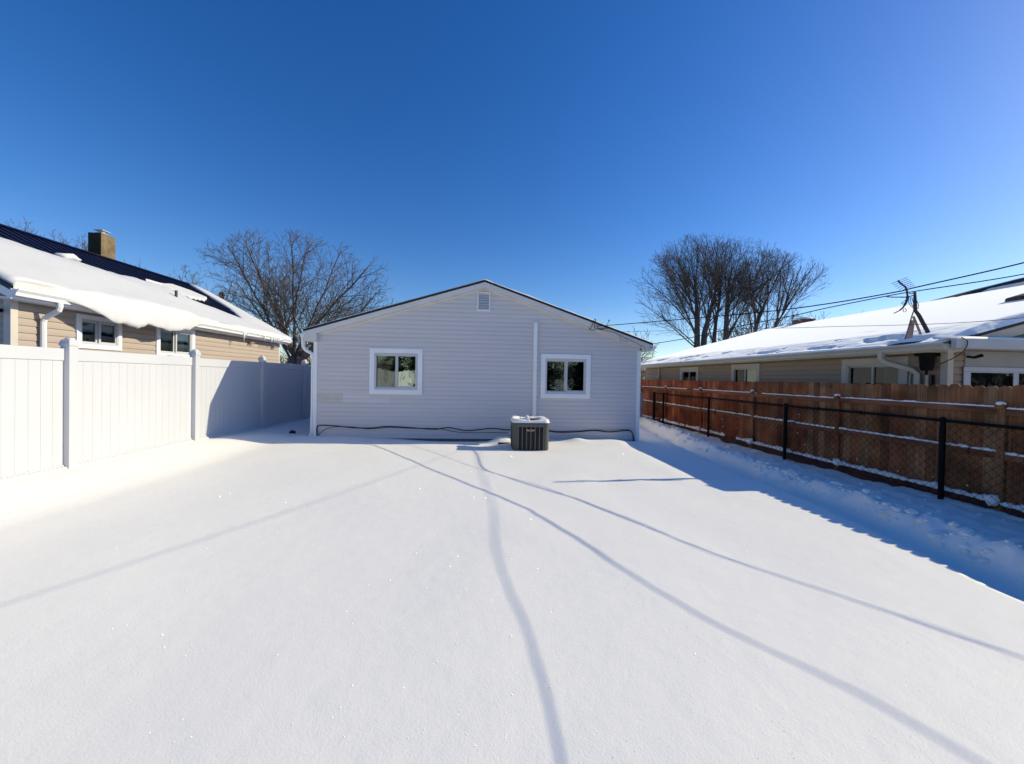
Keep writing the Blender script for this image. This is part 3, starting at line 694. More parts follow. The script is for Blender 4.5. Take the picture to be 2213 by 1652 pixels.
# ------------------------------------------------------------------ black chain link fence
CX = 6.90
cl = thing('chain_link_fence', (CX, 5.34, 0), 'low black chain link fence with round posts in front of the cedar fence', 'fence')
CPY = [5.34 + 3.05 * k for k in range(-2, 4)] + [15.3]
for y in CPY:
    b = MB(); rr = 0.034 if y < 15 else 0.05
    b.tube([(CX, y, -0.3), (CX, y, 1.09)], rr, 12); b.tube([(CX, y, 1.085), (CX, y, 1.10), (CX, y, 1.118)], [rr * 1.12, rr * 1.05, 0.008], 12)
    b.build('post', M['black_metal'], cl, smooth=False)
b = MB(); b.tube([(CX, CPY[0], 1.06)] + [(CX, y, 1.06 + 0.006 * sin(y * 1.3)) for y in frange(CPY[0] + .1, 15.3, 24)], 0.023, 8); b.build('top_rail', M['black_metal'], cl, smooth=True)
b = MB(); dm = 0.062; hh = 1.18; y = 0.4; k = 0
def tri(b, p, q, r=0.003):
    p = Vector(p); q = Vector(q); d = (q - p).normalized(); a = Vector((1, 0, 0)); c = d.cross(a)
    vs = []
    for e in (p, q):
        for t in range(3): vs.append(e + (a * cos(t * 2.0944) + c * sin(t * 2.0944)) * r)
    b.add(vs, [(0, 1, 4, 3), (1, 2, 5, 4), (2, 0, 3, 5)])
while y < 13.5:
    n = int(hh / dm)
    for j in range(n):
        s0 = 1 if (j + k) % 2 == 0 else -1
        z0 = -0.1 + j * dm; z1 = z0 + dm
        tri(b, (CX + 0.024, y - s0 * dm * 0.5, z0), (CX + 0.024, y + s0 * dm * 0.5, z1))
    y += dm; k += 1
b.build('wire_mesh', M['black_metal'], cl)
for y in CPY:
    b = MB(); b.tube([(CX, y, 0.25), (CX, y, 0.97)], 0.0365, 10); b.build('tie_strap', M['black_metal'], cl)
for y in (6.6, 7.5, 9.9, 12.6, 4.2):
    b = MB(); b.tube([(CX, y, 1.035), (CX, y + 0.03, 1.085)], 0.028, 8); b.build('tie_band', M['black_metal'], cl)

# ------------------------------------------------------------------ beige house on the left
LX = -8.0; LY0, LY1 = 7.04, 15.45
EX, EZ, SLP = -7.70, 2.94, 0.55
RX, RZ = -11.3, 2.94 + 3.6 * 0.55
lh = thing('house', (LX, 11, 0), 'beige sided house with a navy metal roof and white chimney cap, behind the white fence', 'house')
LT = lambda u, w, n: (LX + n, u, w)
lw = [(8.052, 8.985, 2.03, 2.70), (9.87, 11.10, 1.95, 2.755)]
b = MB()
lap_siding(b, LT, -0.06, 2.82, 0.127, lambda z: LY0, lambda z: LY1, [(a + .04, c - .04, d + .04, e - .04) for a, c, d, e in lw], proud=0.016)
GTl = lambda u, w, n: (u, LY0 - n, w)
def gl(z): return RX - (RX + 7.98 if False else 0) if False else (-14.6 if z < 2.8 else -14.6 + (z - 2.8) / SLP)
def gr(z): return LX if z < 2.8 else LX - (z - 2.8) / SLP
lap_siding(b, GTl, -0.06, 4.55, 0.127, gl, gr, proud=0.016)
b.prism([(LX, LY1, -0.1), (-14.6, LY1, -0.1), (-14.6, LY1, 2.8), (RX, LY1, 4.6), (LX, LY1, 2.8)], [(LX, LY1 - .02, -0.1), (-14.6, LY1 - .02, -0.1), (-14.6, LY1 - .02, 2.8), (RX, LY1 - .02, 4.6), (LX, LY1 - .02, 2.8)])
b.box(-14.6, -14.58, LY0, LY1, -0.1, 2.8)
b.build('wall', M['tan_siding'], lh)
b = MB(); b.box(LX - 0.09, LX + 0.022, LY0 - 0.022, LY0 + 0.085, -0.1, 2.80); b.build('corner_trim', M['tan_trim'], lh, bevel=0.005)
b = MB(); b.box(LX - 0.06, LX + 0.022, LY1 - 0.075, LY1 + 0.01, -0.1, 2.80)
b.build('corner_trim', M['tan_trim'], lh, bevel=0.005)
RY0, RY1 = 6.76, 15.62
b = MB()
for (ex, sgn) in ((EX, 1), (2 * RX - EX, -1)):
    q = [(ex, EZ), (RX, RZ), (RX, RZ - 0.07), (ex, EZ - 0.06)]
    b.prism([(x, RY0, z) for x, z in q], [(x, RY1, z) for x, z in q])
y = RY0 + 0.02
while y < RY1:
    q = [(EX, EZ), (RX, RZ), (RX, RZ + 0.03), (EX, EZ + 0.03)]
    b.prism([(x, y - 0.012, z) for x, z in q], [(x, y + 0.012, z) for x, z in q]); y += 0.23
b.prism([(RX - 0.12, RY0, RZ - 0.04), (RX, RY0, RZ + 0.045), (RX + 0.12, RY0, RZ - 0.02)], [(RX - 0.12, RY1, RZ - 0.04), (RX, RY1, RZ + 0.045), (RX + 0.12, RY1, RZ - 0.02)])
rf_l = b.build('roof', M['navy_metal'], lh)
# fascia, soffit, rakes
b = MB(); b.box(EX - 0.025, EX - 0.002, RY0 + 0.02, RY1 - 0.02, EZ - 0.19, EZ - 0.064); b.box(LX + 0.001, EX - 0.026, RY0 + 0.03, RY1 - 0.03, EZ - 0.19, EZ - 0.17)
for (ya, yb) in ((RY0 + 0.012, RY0 + 0.035), (RY1 - 0.035, RY1 - 0.012)):
    for ex in (EX, 2 * RX - EX):
        q = [(ex, EZ - 0.062), (RX, RZ - 0.072), (RX, RZ - 0.23), (ex, EZ - 0.20)]
        b.prism([(x, ya, z) for x, z in q], [(x, yb, z) for x, z in q])
b.build('fascia', M['white_trim'], lh)
b = MB(); gutter(b, EX - 0.001, 1, RY0 + 0.01, RY1 - 0.02, EZ - 0.035, 0.125, 0.115); b.build('gutter', M['white_metal'], lh)
b = MB(); dy = 7.45
b.tube([(EX + 0.05, dy, EZ - 0.12), (EX + 0.05, dy, EZ - 0.22), (EX + 0.03, dy, EZ - 0.28), (EX - 0.1, dy, EZ - 0.36), (LX + 0.10, dy, EZ - 0.43), (LX + 0.075, dy, EZ - 0.50), (LX + 0.075, dy, 1.2), (LX + 0.075, dy, 0.05)], 0.043, 8)
b.build('downspout', M['white_metal'], lh)
make_window(lh, LT, *lw[0], 0.085, M['white_trim'], M['white_vinyl'], (M['glass_dark'], M['screen']), 0.5, curtain=None, frame=0.028)
make_window(lh, LT, *lw[1], 0.10, M['white_trim'], M['white_vinyl'], (M['screen'], GW), 0.5, curtain=(0.15, 0.9, 0.0, 0.8), frame=0.028)
# chimney
b = MB(); b.box(-12.06, -11.69, 12.50, 12.95, 4.3, 5.76); b.m[2] = 1; ch = b.build('chimney', [M['chimney'], M['dark_face']], lh)  # whole front face gets a darker render than the other sides
b = MB(); b.box(-11.97, -11.78, 12.62, 12.83, 5.76, 5.81); b.tube([(-11.87, 12.72, 5.80), (-11.87, 12.72, 5.87)], 0.08, 10); b.box(-12.0, -11.75, 12.60, 12.86, 5.87, 5.895)
b.build('flue_cap', M['weathered_cap'], ch)
b = MB(); b.tube([(-8.92, 11.7, 3.55), (-8.92, 11.7, 3.93)], 0.035, 10); b.build('vent_pipe', M['weathered'], lh)
# flood lights on the wall and a gable lamp
for (y, z) in ((13.55, 2.63), (14.95, 2.60)):
    b = MB(); b.box(LX + 0.017, LX + 0.05, y - 0.04, y + 0.04, z - 0.04, z + 0.04)
    for s_ in (-1, 1): b.tube([(LX + 0.05, y, z), (LX + 0.08, y + s_ * 0.04, z - 0.01), (LX + 0.14, y + s_ * 0.07, z - 0.04)], [0.015, 0.03, 0.038], 10)
    b.build('flood_light', M['weathered_cap'], lh, smooth=False)
b = MB(); b.tube([(-8.12, LY0 - 0.02, 2.57), (-8.12, LY0 - 0.12, 2.57), (-8.13, LY0 - 0.24, 2.55)], [0.03, 0.05, 0.062], 10); b.build('flood_light', M['black_metal'], lh)
# snow slab with the sagging lip
def slab():
    b = MB(); rings = []; N = 200
    for i in range(N + 1):
        u = lerp(RY0 + 0.02, RY1 - 0.02, i / N)
        # upper edge of the snow on the slope (0 eave .. 1 ridge)
        vt = poly_at([(6.7, 0.62), (8.53, 0.61), (8.9, 0.573), (9.43, 0.545), (9.75, 0.56), (10.31, 0.54), (10.77, 0.578), (11.36, 0.62), (12.06, 0.632), (12.32, 0.625), (12.5, 0.54), (12.7, 0.45), (13.3, 0.39), (14.1, 0.275), (14.22, 0.28), (14.6, 0.40), (14.85, 0.50), (15.1, 0.78), (15.3, 0.985), (15.7, 0.985)], u)
        vt += 0.010 * nz(u * 3.1, 0.3) + 0.008 * nz(u * 9, 4.0)
        wob = 1 + 0.16 * nz(u * 2.6, 2.2) + 0.10 * nz(u * 7.5, 2.9)
        sag = sstep(7.35, 8.2, u) * (1 - sstep(10.3, 11.0, u))
        ov = poly_at([(6.7, 0.03), (7.3, 0.04), (7.67, 0.14), (8.0, 0.22), (8.7, 0.29), (10.0, 0.27), (10.6, 0.16), (11.0, 0.10), (12, 0.085), (15.7, 0.09)], u) * wob
        dr = poly_at([(6.7, 0.02), (7.3, 0.03), (7.67, 0.09), (7.98, 0.21), (8.27, 0.32), (8.73, 0.35), (9.07, 0.28), (9.62, 0.335), (10.25, 0.24), (10.61, 0.10), (10.9, 0.03), (12, 0.035), (15.7, 0.05)], u) * wob
        th = 0.13 + 0.10 * sag + 0.03 * nz(u * 0.9, 6.6)
        if u > 11.5: th = 0.11 + 0.02 * nz(u, 3)
        ef = min(1.0, (u - RY0) / 0.14, (RY1 + 0.01 - u) / 0.14); th *= sqrt(max(0.03, 1 - (1 - ef) ** 2)) if ef < 1 else 1
        nx, nzz = SLP / sqrt(1 + SLP * SLP), 1 / sqrt(1 + SLP * SLP)
        Lx = RX - EX
        ring = []
        def roofp(v, h): return (EX + Lx * v + nx * h, u, EZ + (RZ - EZ) * v + nzz * h)
        ring.append(roofp(vt, 0.004)); ring.append(roofp(vt - 0.004, th * 0.35)); ring.append(roofp(vt - 0.014, th * 0.6))
        for k in range(1, 19):
            v = (vt - 0.02) * (1 - k / 18.0)
            h = th * min(1.0, 0.66 + 0.34 * sstep(0, 0.2, vt - v)) + 0.022 * nz(u * 0.8, v * 5, 1.7) + 0.006 * nz(u * 4, v * 14, 5.1)
            ring.append(roofp(v, h))
        gx, gz = EX, EZ
        t = th
        prof = [(0.35, t * 0.92, 0.0), (0.62, t * 0.74, 0.10), (0.84, t * 0.50, 0.30), (0.97, t * 0.22, 0.58), (1.0, 0.0, 0.80), (0.93, -0.01, 0.95), (0.78, -0.02, 1.0), (0.6, -0.02, 0.93), (0.40, -0.02, 0.75), (0.2, -0.02, 0.4), (0.0, 0.004, 0.02)]
        for (a, hh_, d) in prof:
            w = 0.022 * nz(u * 3.5, a * 3, d * 3) * (0.3 + sag)
            ring.append((gx + nx * t * (1 - a) * 0.9 + ov * a + w, u, gz + hh_ * nzz - dr * d - 0.3 * SLP * ov * a + w))
        rings.append(ring)
    m_ = len(rings[0])
    for r in rings: b.v += r
    for i in range(N):
        for j in range(m_ - 1): b.f.append((i * m_ + j, i * m_ + j + 1, (i + 1) * m_ + j + 1, (i + 1) * m_ + j)); b.m.append(0)
    b.f.append(tuple(range(m_))); b.f.append(tuple(range(N * m_, (N + 1) * m_))); b.m += [0, 0]
    b.blob((EX + (RX - EX) * 0.60, 9.75, EZ + (RZ - EZ) * 0.60 + 0.08), (0.22, 0.24, 0.11), 4, sub=3, amp=0.4)
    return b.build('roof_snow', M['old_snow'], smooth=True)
tag(slab(), 'thick snow slab sagging over the gutter of the beige house', 'roof snow')
# upper snow patch on the navy roof
def fn_up(u, v):
    lo = poly_at([(12.6, 0.66), (12.75, 0.60), (13.05, 0.51), (13.85, 0.545), (14.45, 0.63)], u); hi = poly_at([(12.6, 0.68), (13.43, 0.76), (14.04, 0.73), (14.45, 0.65)], u)
    d = min(hi - v, v - lo) * 4.1 + 0.02 * nz(u * 4, v * 20, 3)
    nx, nzz = SLP / sqrt(1 + SLP * SLP), 1 / sqrt(1 + SLP * SLP)
    return (EX + (RX - EX) * v, u, EZ + (RZ - EZ) * v), (nx, 0, nzz), edge_h(d, 0.075, 0.06)
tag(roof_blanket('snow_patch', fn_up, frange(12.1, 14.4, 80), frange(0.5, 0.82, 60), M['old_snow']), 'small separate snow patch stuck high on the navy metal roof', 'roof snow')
ri = random.Random(3)
for k in range(26):
    if k < 4: y, ln = (12.62 + 0.05 * k, [0.26, 0.16, 0.11, 0.07][k])
    elif k < 8: y, ln = (13.55 + 0.07 * k - 0.3, ri.uniform(0.05, 0.16))
    elif k < 22: y, ln = (14.15 + 0.062 * (k - 8), ri.uniform(0.06, 0.2))
    else: y, ln = (8.25 + 0.05 * (k - 22), ri.uniform(0.03, 0.1))
    b = MB(); x = EX + 0.10 + ri.uniform(-0.01, 0.03); z = EZ - 0.05
    ln *= 1.35; b.tube([(x, y, z), (x + 0.004, y, z - ln * 0.5), (x, y + 0.006, z - ln)], [0.024, 0.014, 0.002], 6)
    grp = 'icicles under the far gutter end' if k >= 4 and k < 22 else ('icicles at the lip of the sagging snow' if k >= 22 else None)
    lab = {0: 'longest icicle hanging from the gutter just past the second window of the beige house', 1: 'second longest icicle beside the longest one past the second window',
           2: 'short icicle in the cluster past the second window of the beige house', 3: 'stubby last icicle in the cluster past the second window'}.get(k)
    if lab is None: lab = 'thin icicle hanging from the far end of the beige house gutter' if k < 22 else 'tiny icicle where the gutter of the beige house disappears under snow'
    tag(b.build('icicle', M['ice'], smooth=True, loc=(x, y, z)), lab, 'icicle', grp)

# ------------------------------------------------------------------ taupe house on the right
TX = 8.35; TEX, TEZ = 8.02, 2.36; TS = 0.275; TRX = 15.4; TRZ = TEZ + (TRX - TEX) * TS
TY0, TY1 = 6.42, 19.6; TRY0, TRY1 = 6.14, 20.0
th_ = thing('house', (TX, 13, 0), 'low taupe sided ranch house with snow on its long roof, behind the cedar fence', 'house')
RT = lambda u, w, n: (TX - n, -u, w)
tw = [(-15.97, -14.55, 1.25, 2.155), (-12.52, -11.17, 1.2, 2.165), (-8.46, -7.05, 1.15, 2.155)]
b = MB(); lap_siding(b, RT, -0.1, 2.25, 0.127, lambda z: -TY1, lambda z: -TY0, [(a + .04, c - .04, d + .04, e - .04) for a, c, d, e in tw], proud=0.016)
GTr = lambda u, w, n: (u, TY0 - n, w)
lap_siding(b, GTr, -0.1, TRZ - 0.25, 0.127, lambda z: TX if z < 2.25 else TX + (z - 2.25) / TS, lambda z: 2 * TRX - TX if z < 2.25 else 2 * TRX - TX - (z - 2.25) / TS, proud=0.016)
b.prism([(TX, TY1, -.1), (2 * TRX - TX, TY1, -.1), (2 * TRX - TX, TY1, 2.25), (TRX, TY1, TRZ - .2), (TX, TY1, 2.25)], [(TX, TY1 - .02, -.1), (2 * TRX - TX, TY1 - .02, -.1), (2 * TRX - TX, TY1 - .02, 2.25), (TRX, TY1 - .02, TRZ - .2), (TX, TY1 - .02, 2.25)])
b.build('wall', M['taupe_siding'], th_)
b = MB(); b.box(TX - 0.022, TX + 0.09, TY0 - 0.022, TY0 + 0.09, -0.1, 2.22); b.build('corner_trim', M['cream_trim'], th_)
b = MB()
for ex in (TEX, 2 * TRX - TEX):
    q = [(ex, TEZ), (TRX, TRZ), (TRX, TRZ - 0.06), (ex, TEZ - 0.05)]
    b.prism([(x, TRY0, z) for x, z in q], [(x, TRY1, z) for x, z in q])
q = [(14.77, 11.37, 4.317), (17.396, 11.37, 4.67), (19.329, 11.37, 5.011), (19.329, 11.37, 5.579), (17.396, 11.37, 5.125), (15.486, 11.37, 4.624)]
b.prism(q, [(x + 0.5, y + 1.6, z) for x, y, z in q])
rr_ = b.build('roof', M['shingle'], th_)
b = MB(); b.box(TEX + 0.002, TEX + 0.024, TRY0 + 0.02, TRY1, TEZ - 0.17, TEZ - 0.052); b.box(TEX + 0.025, TX - 0.018, TRY0 + 0.03, TRY1, TEZ - 0.17, TEZ - 0.15)
for ex in (TEX, 2 * TRX - TEX):
    q = [(ex, TEZ - 0.052), (TRX, TRZ - 0.062), (TRX, TRZ - 0.25), (ex, TEZ - 0.22)]
    b.prism([(x, TRY0 + 0.012, z) for x, z in q], [(x, TRY0 + 0.035, z) for x, z in q])
b.build('fascia', M['cream_trim'], th_)
b = MB(); gutter(b, TEX + 0.001, -1, TRY0 + 0.02, TRY1, TEZ - 0.025, 0.12, 0.115); b.build('gutter', M['cream_trim'], th_)
for i, (dy, r) in enumerate(((7.0, 0.058), (17.9, 0.05))):
    b = MB()
    if i == 0: pts = [(TEX - 0.05, dy + 0.25, TEZ - 0.10), (TEX - 0.05, dy + 0.25, TEZ - 0.24), (TEX - 0.02, dy + 0.2, TEZ - 0.32), (TX - 0.12, dy - 0.1, TEZ - 0.47), (TX - 0.075, dy - 0.16, TEZ - 0.56), (TX - 0.075, dy - 0.16, 0.1)]
    else: pts = [(TX - 0.075, dy, TEZ - 0.17), (TX - 0.075, dy, 0.1)]
    b.tube(pts, r, 4)
    if i == 1: b.box(TX - 0.14, TX - 0.02, dy - 0.09, dy + 0.09, 1.72, 1.80)
    b.build('downspout', M['cream_trim'], th_)
make_window(th_, RT, *tw[0], 0.13, M['cream_trim'], M['cream_trim'], (M['glass_dim'], M['glass_dim']), 0.5)
make_window(th_, RT, *tw[1], 0.10, M['cream_trim'], M['cream_trim'], (M['glass_dim'], GD), 0.5)
make_window(th_, RT, *tw[2], 0.12, M['cream_trim'], M['cream_trim'], (M['glass_dim'], M['glass_dim']), 0.5, curtain=(0.6, 1.0, 0.0, 0.9))
b = MB(); b.box(15.35, 15.95, 17.75, 18.35, TRZ - 0.3, TRZ + 0.27); chr_ = b.build('chimney', M['brick'], th_, bevel=0.01)
b = MB(); b.box(15.3, 16.0, 17.7, 18.4, TRZ + 0.27, TRZ + 0.32); b.build('chimney_crown', M['concrete'], chr_, bevel=0.01)
# black eave light, conduit, pipe at the corner
b = MB(); lx, ly = TX - 0.16, 6.62
b.box(lx - 0.14, lx + 0.14, ly - 0.1, ly + 0.1, 2.13, 2.185); b.tube([(lx, ly, 2.13), (lx, ly, 1.93), (lx, ly, 1.86)], [0.105, 0.095, 0.075], 12); b.tube([(lx, ly, 1.86), (lx, ly, 1.78)], 0.02, 8)
b.build('eave_light', M['black_metal'], th_)
b = MB(); b.tube([(TX - 0.05, 6.60, 1.78), (TX - 0.05, 6.60, 0.2)], 0.022, 8); b.build('conduit', M['black_metal'], th_)
b = MB(); b.tube([(TX - 0.06, 6.69, 1.80), (TX - 0.06, 6.69, 0.2)], 0.028, 8); b.build('vent_pipe', M['cream_trim'], th_)
b = MB(); b.tube(spline([(TX - 0.2, 7.38, 2.18), (TX - 0.06, 7.33, 2.0), (TX - 0.05, 7.0, 1.93), (TX - 0.06, 6.98, 1.6), (TX - 0.05, 6.86, 1.2)]), 0.016, 6); b.build('cable', M['cream_trim'], th_, smooth=True)
# roof snow
def fn_t(u, v):
    d = min((v) * (TRX - TEX) + 0.045, u - (TRY0 + 0.02 + 0.05 * sstep(0.25, 0.0, v) * 3 * (0.6 + nz(v * 9, 2)) ), TRY1 - u) + 0.025
    t = 0.16 + 0.03 * nz(u * 0.35, v * 3, 1.5) + 0.014 * nz(u * 1.5, v * 9, 4.0)
    # rounded shoulder towards the gutter
    w_ = 0.17 + 0.03 * nz(u * 0.7, 3.0) + 0.012 * nz(u * 3.1, 7.0)
    if v < w_: q_ = 1 - max(v, 0) / w_; t = t * (1 - 0.80 * q_ ** 1.25) + 0.008 * nz(u * 5, v * 40, 2.0)
    bare = nz(u * 1.1, v * 26, 12.0) + 0.35 * nz(u * 6, v * 60, 3.0)
    if 0.006 < v < 0.085 and bare > 0.36: t = -0.01
    t -= 0.05 * exp(-((u - 8.95) / 0.75) ** 2 - ((v - 0.19 - 0.02 * (u - 9)) / 0.018) ** 2)
    t -= 0.14 * exp(-((u - 6.95) / 0.28) ** 4 - ((v - 0.018) / 0.02) ** 2)
    if v > 0.985: t *= 0.5
    return (TEX + (TRX - TEX) * v, u, TEZ + (TRZ - TEZ) * v), (-TS, 0, 1), min(t, edge_h(d, 0.13, 0.10))
vs = [-0.014, -0.012, -0.009, -0.006, -0.003, 0, 0.004, 0.008, 0.013] + [0.013 + 0.007 * i for i in range(1, 30)] + frange(0.24, 1.0, 40)
tag(roof_blanket('roof_snow', fn_t, frange(TRY0, TRY1, 260), vs, M['new_snow']), 'smooth deep snow covering the long roof of the taupe ranch house', 'roof snow')
b = MB()
b.blob((15.65, 18.05, TRZ + 0.33), (0.36, 0.36, 0.13), 2, sub=3); tag(b.build('fresh_snow', M['snow'], smooth=True), 'cap of snow on the brick chimney of the taupe ranch house', 'snow')
b = MB(); q = [(15.577, 11.34, 4.477), (17.396, 11.34, 4.727), (19.329, 11.34, 5.068), (19.329, 11.34, 5.42), (17.396, 11.34, 5.011), (16.145, 11.34, 4.738)]
b.prism(q, [(x, y + 0.028, z) for x, y, z in q]); b.prism([(15.804, 11.597, 4.647), (17.51, 11.597, 5.079), (19.329, 11.597, 5.511), (19.329, 11.597, 5.591), (17.51, 11.597, 5.164), (15.804, 11.597, 4.715)], [(16.373, 12.962, 4.647), (18.078, 12.962, 5.079), (19.898, 12.962, 5.511), (19.898, 12.962, 5.591), (18.078, 12.962, 5.164), (16.373, 12.962, 4.715)]); tag(b.build('roof_snow', M['snow'], bevel=0.01), 'snow on the raised dark shingled roof part behind the long ridge', 'roof snow')
# dark ridge strip laid bare
b = MB(); b.tube([(TRX - 0.02, y, TRZ + 0.045 + 0.012 * sin(y * 2)) for y in frange(TRY0 + .1, 19.9, 30)], 0.045, 6); b.build('ridge_cap', M['brown_shingle'], th_)
b = MB(); b.prism([(11.6, 7.2, TEZ + 3.58 * TS + 0.10), (12.5, 7.3, TEZ + 4.48 * TS + 0.10), (12.5, 7.3, TEZ + 4.48 * TS + 0.24), (11.6, 7.2, TEZ + 3.58 * TS + 0.22)],
        [(11.6, 7.9, TEZ + 3.58 * TS + 0.10), (12.5, 7.9, TEZ + 4.48 * TS + 0.10), (12.5, 7.9, TEZ + 4.48 * TS + 0.24), (11.6, 7.9, TEZ + 3.58 * TS + 0.22)])
b.build('roof_vent', M['brown_shingle'], th_, bevel=0.04)

# white lower gable wall with a pent roof and a wide window
px0, px1, py0 = 8.66, 14.0, TY0 - 0.03
b = MB(); b.box(px0, px1, py0, TY0 - 0.018, -0.1, 2.22); n = 60
b.build('gable_panel', M['porch_wall'], th_)
b = MB(); b.box(8.03, 15.5, 6.05, 6.09, 2.235, 2.405); b.box(8.03, 8.07, 6.091, 6.135, 2.235, 2.405); b.box(8.36, 15.5, 6.091, TY0 - 0.031, 2.24, 2.26); b.build('pent_fascia', M['porch_trim'], th_, bevel=0.005)
b = MB(); b.prism([(8.08, 6.10, 2.395), (15.5, 6.10, 2.395), (15.5, TY0 - 0.031, 2.46), (8.36, TY0 - 0.031, 2.46)], [(8.08, 6.10, 2.365), (15.5, 6.10, 2.365), (15.5, TY0 - 0.031, 2.43), (8.36, TY0 - 0.031, 2.43)]); b.build('pent_roof', M['shingle'], th_)
b = MB(); b.box(8.62, 12.0, py0 - 0.02, py0 - 0.001, 1.855, 1.935); b.box(8.62, 8.74, py0 - 0.02, py0 - 0.001, 0.8, 1.854); b.build('window_trim', M['porch_trim'], th_, bevel=0.004)
for k in range(3):
    a = 8.741 + k * 0.96; c = a + 0.955; d0, d1 = 0.85, 1.853
    f = MB(); f.box(a, c, py0 - 0.018, py0 - 0.001, d1 - 0.02, d1); f.box(a, c, py0 - 0.018, py0 - 0.001, d0, d0 + 0.04); f.box(a, a + 0.015, py0 - 0.018, py0 - 0.001, d0 + .04, d1 - .02); f.box(c - 0.09, c, py0 - 0.018, py0 - 0.001, d0 + .04, d1 - .02)
    w_ = f.build('window', M['porch_trim'], th_, bevel=0.003)
    g = MB(); g.box(a + .015, c - .09, py0 - 0.010, py0 - 0.006, d0 + .04, d1 - .02); g.build('pane', M['glass_dim'], w_)
    g = MB(); g.box(a + .015, c - .09, py0 - 0.004, py0 - 0.002, d0 + .04, d1 - .02); g.build('blind', M['room'], w_)
b = MB(); b.tube([(8.68, py0 - 0.01, 2.12), (8.72, py0 - 0.08, 2.10), (8.80, py0 - 0.14, 2.14)], [0.02, 0.025, 0.032], 8); b.build('wall_lamp', M['black_metal'], th_)
b = MB(); b.tube(spline([(8.10, 6.04, 2.42), (8.2, 6.03, 2.36), (8.16, 6.03, 2.22), (8.1, 6.1, 2.1), (8.25, 6.45, 1.98)]), 0.008, 5); b.build('cable', M['black_cable'], th_, smooth=True)
def fn_p(u, v):
    d = min(u - 8.03, 15.5 - u, v - 6.05)
    return (u, v, 2.40 + (v - 6.05) * 0.19), (0, 0, 1), edge_h(d, 0.035 + 0.012 * nz(u * 2, v * 4, 4), 0.03)
tag(roof_blanket('roof_snow', fn_p, frange(8.03, 15.5, 70), frange(6.05, TY0 - 0.032, 16), M['snow']), 'thin strip of snow on the white pent roof at the gable end of the taupe house', 'roof snow')

# ------------------------------------------------------------------ roof aerial
an = thing('aerial', (8.9, 7.35, 2.7), 'crooked weathered television aerial with bent arms on the snowy roof of the taupe house', 'aerial')
def RZt(x): return TEZ + (x - TEX) * TS
ay = 7.35
b = MB(); b.tube([(9.10, ay, RZt(9.10) + 0.02), (8.86, ay - 0.02, 3.02), (8.80, ay, 3.12)], [0.036, 0.034, 0.03], 8); b.build('mast_foot', M['weathered'], an)
b = MB(); b.tube([(8.80, ay, 3.10), (8.79, ay, 3.30), (8.78, ay, 3.50)], [0.032, 0.030, 0.02], 8); b.tube([(8.78, ay, 3.49), (8.70, ay, 3.46), (8.66, ay, 3.47)], 0.012, 6); b.build('mast', M['weathered'], an)
b = MB(); b.tube(spline([(8.40, ay, 3.72), (8.47, ay, 3.66), (8.56, ay, 3.60), (8.60, ay, 3.52), (8.62, ay, 3.40)]), 0.017, 8)
b.tube(spline([(8.62, ay, 3.42), (8.60, ay, 3.30), (8.53, ay, 3.18), (8.45, ay, 3.11), (8.33, ay, 3.05)]), [0.02] * 14 + [0.014] * 10 + [0.009] * 9, 6); b.build('boom', M['weathered'], an)
b = MB(); b.tube(spline([(8.16, ay, 3.385), (8.3, ay, 3.38), (8.45, ay, 3.385), (8.6, ay, 3.39), (8.76, ay, 3.43)]), 0.012, 6); b.build('cross_arm', M['weathered'], an)
b = MB()
for i in range(6):
    x = 8.41 + 0.035 * i; z = 3.715 - 0.027 * i
    b.tube([(x - 0.10 + 0.008 * i, ay + 0.05, z - 0.045 - 0.006 * i), (x, ay, z), (x + 0.12, ay - 0.06, z + 0.06 - 0.004 * i)], 0.0065, 4)
b.build('element', M['weathered'], an)
b = MB()
for i in range(5):
    x = 8.64 + 0.03 * i
    b.tube(spline([(x - 0.02, ay - .03, 3.38), (x - 0.04 + .02 * i, ay - .05, 3.25), (8.72 + .02 * i, ay - .05, 3.14)], 5), 0.006, 4)
b.tube(spline([(8.62, ay, 3.36), (8.52, ay - .03, 3.30), (8.46, ay - .03, 3.26), (8.5, ay - .03, 3.24), (8.62, ay, 3.33)], 6), 0.006, 4)
b.tube([(8.52 + .035 * cos(t), ay - .04, 3.11 + .035 * sin(t)) for t in frange(0, 2 * pi, 14)], 0.005, 4)
b.tube([(8.72, ay - 0.03, 3.08), (8.60, ay - 0.1, 2.95), (8.36, ay - 0.2, 2.50)], 0.012, 5)
b.build('loose_cable', M['weathered'], an)
b = MB(); b.prism([(8.60, ay - 0.12, 2.90), (8.66, ay - 0.12, 2.90), (8.62, ay - 0.12, 2.54), (8.50, ay - 0.12, 2.52)], [(8.60, ay - 0.10, 2.90), (8.66, ay - 0.10, 2.90), (8.62, ay - 0.10, 2.54), (8.50, ay - 0.10, 2.52)])
b.tube([(8.76, ay, 3.0), (8.88, ay - 0.05, 2.62)], 0.022, 6); b.build('strut', M['rusty'], an)

an.location = (8.235, 6.80, 2.62); an.scale = (0.925, 0.925, 0.925)
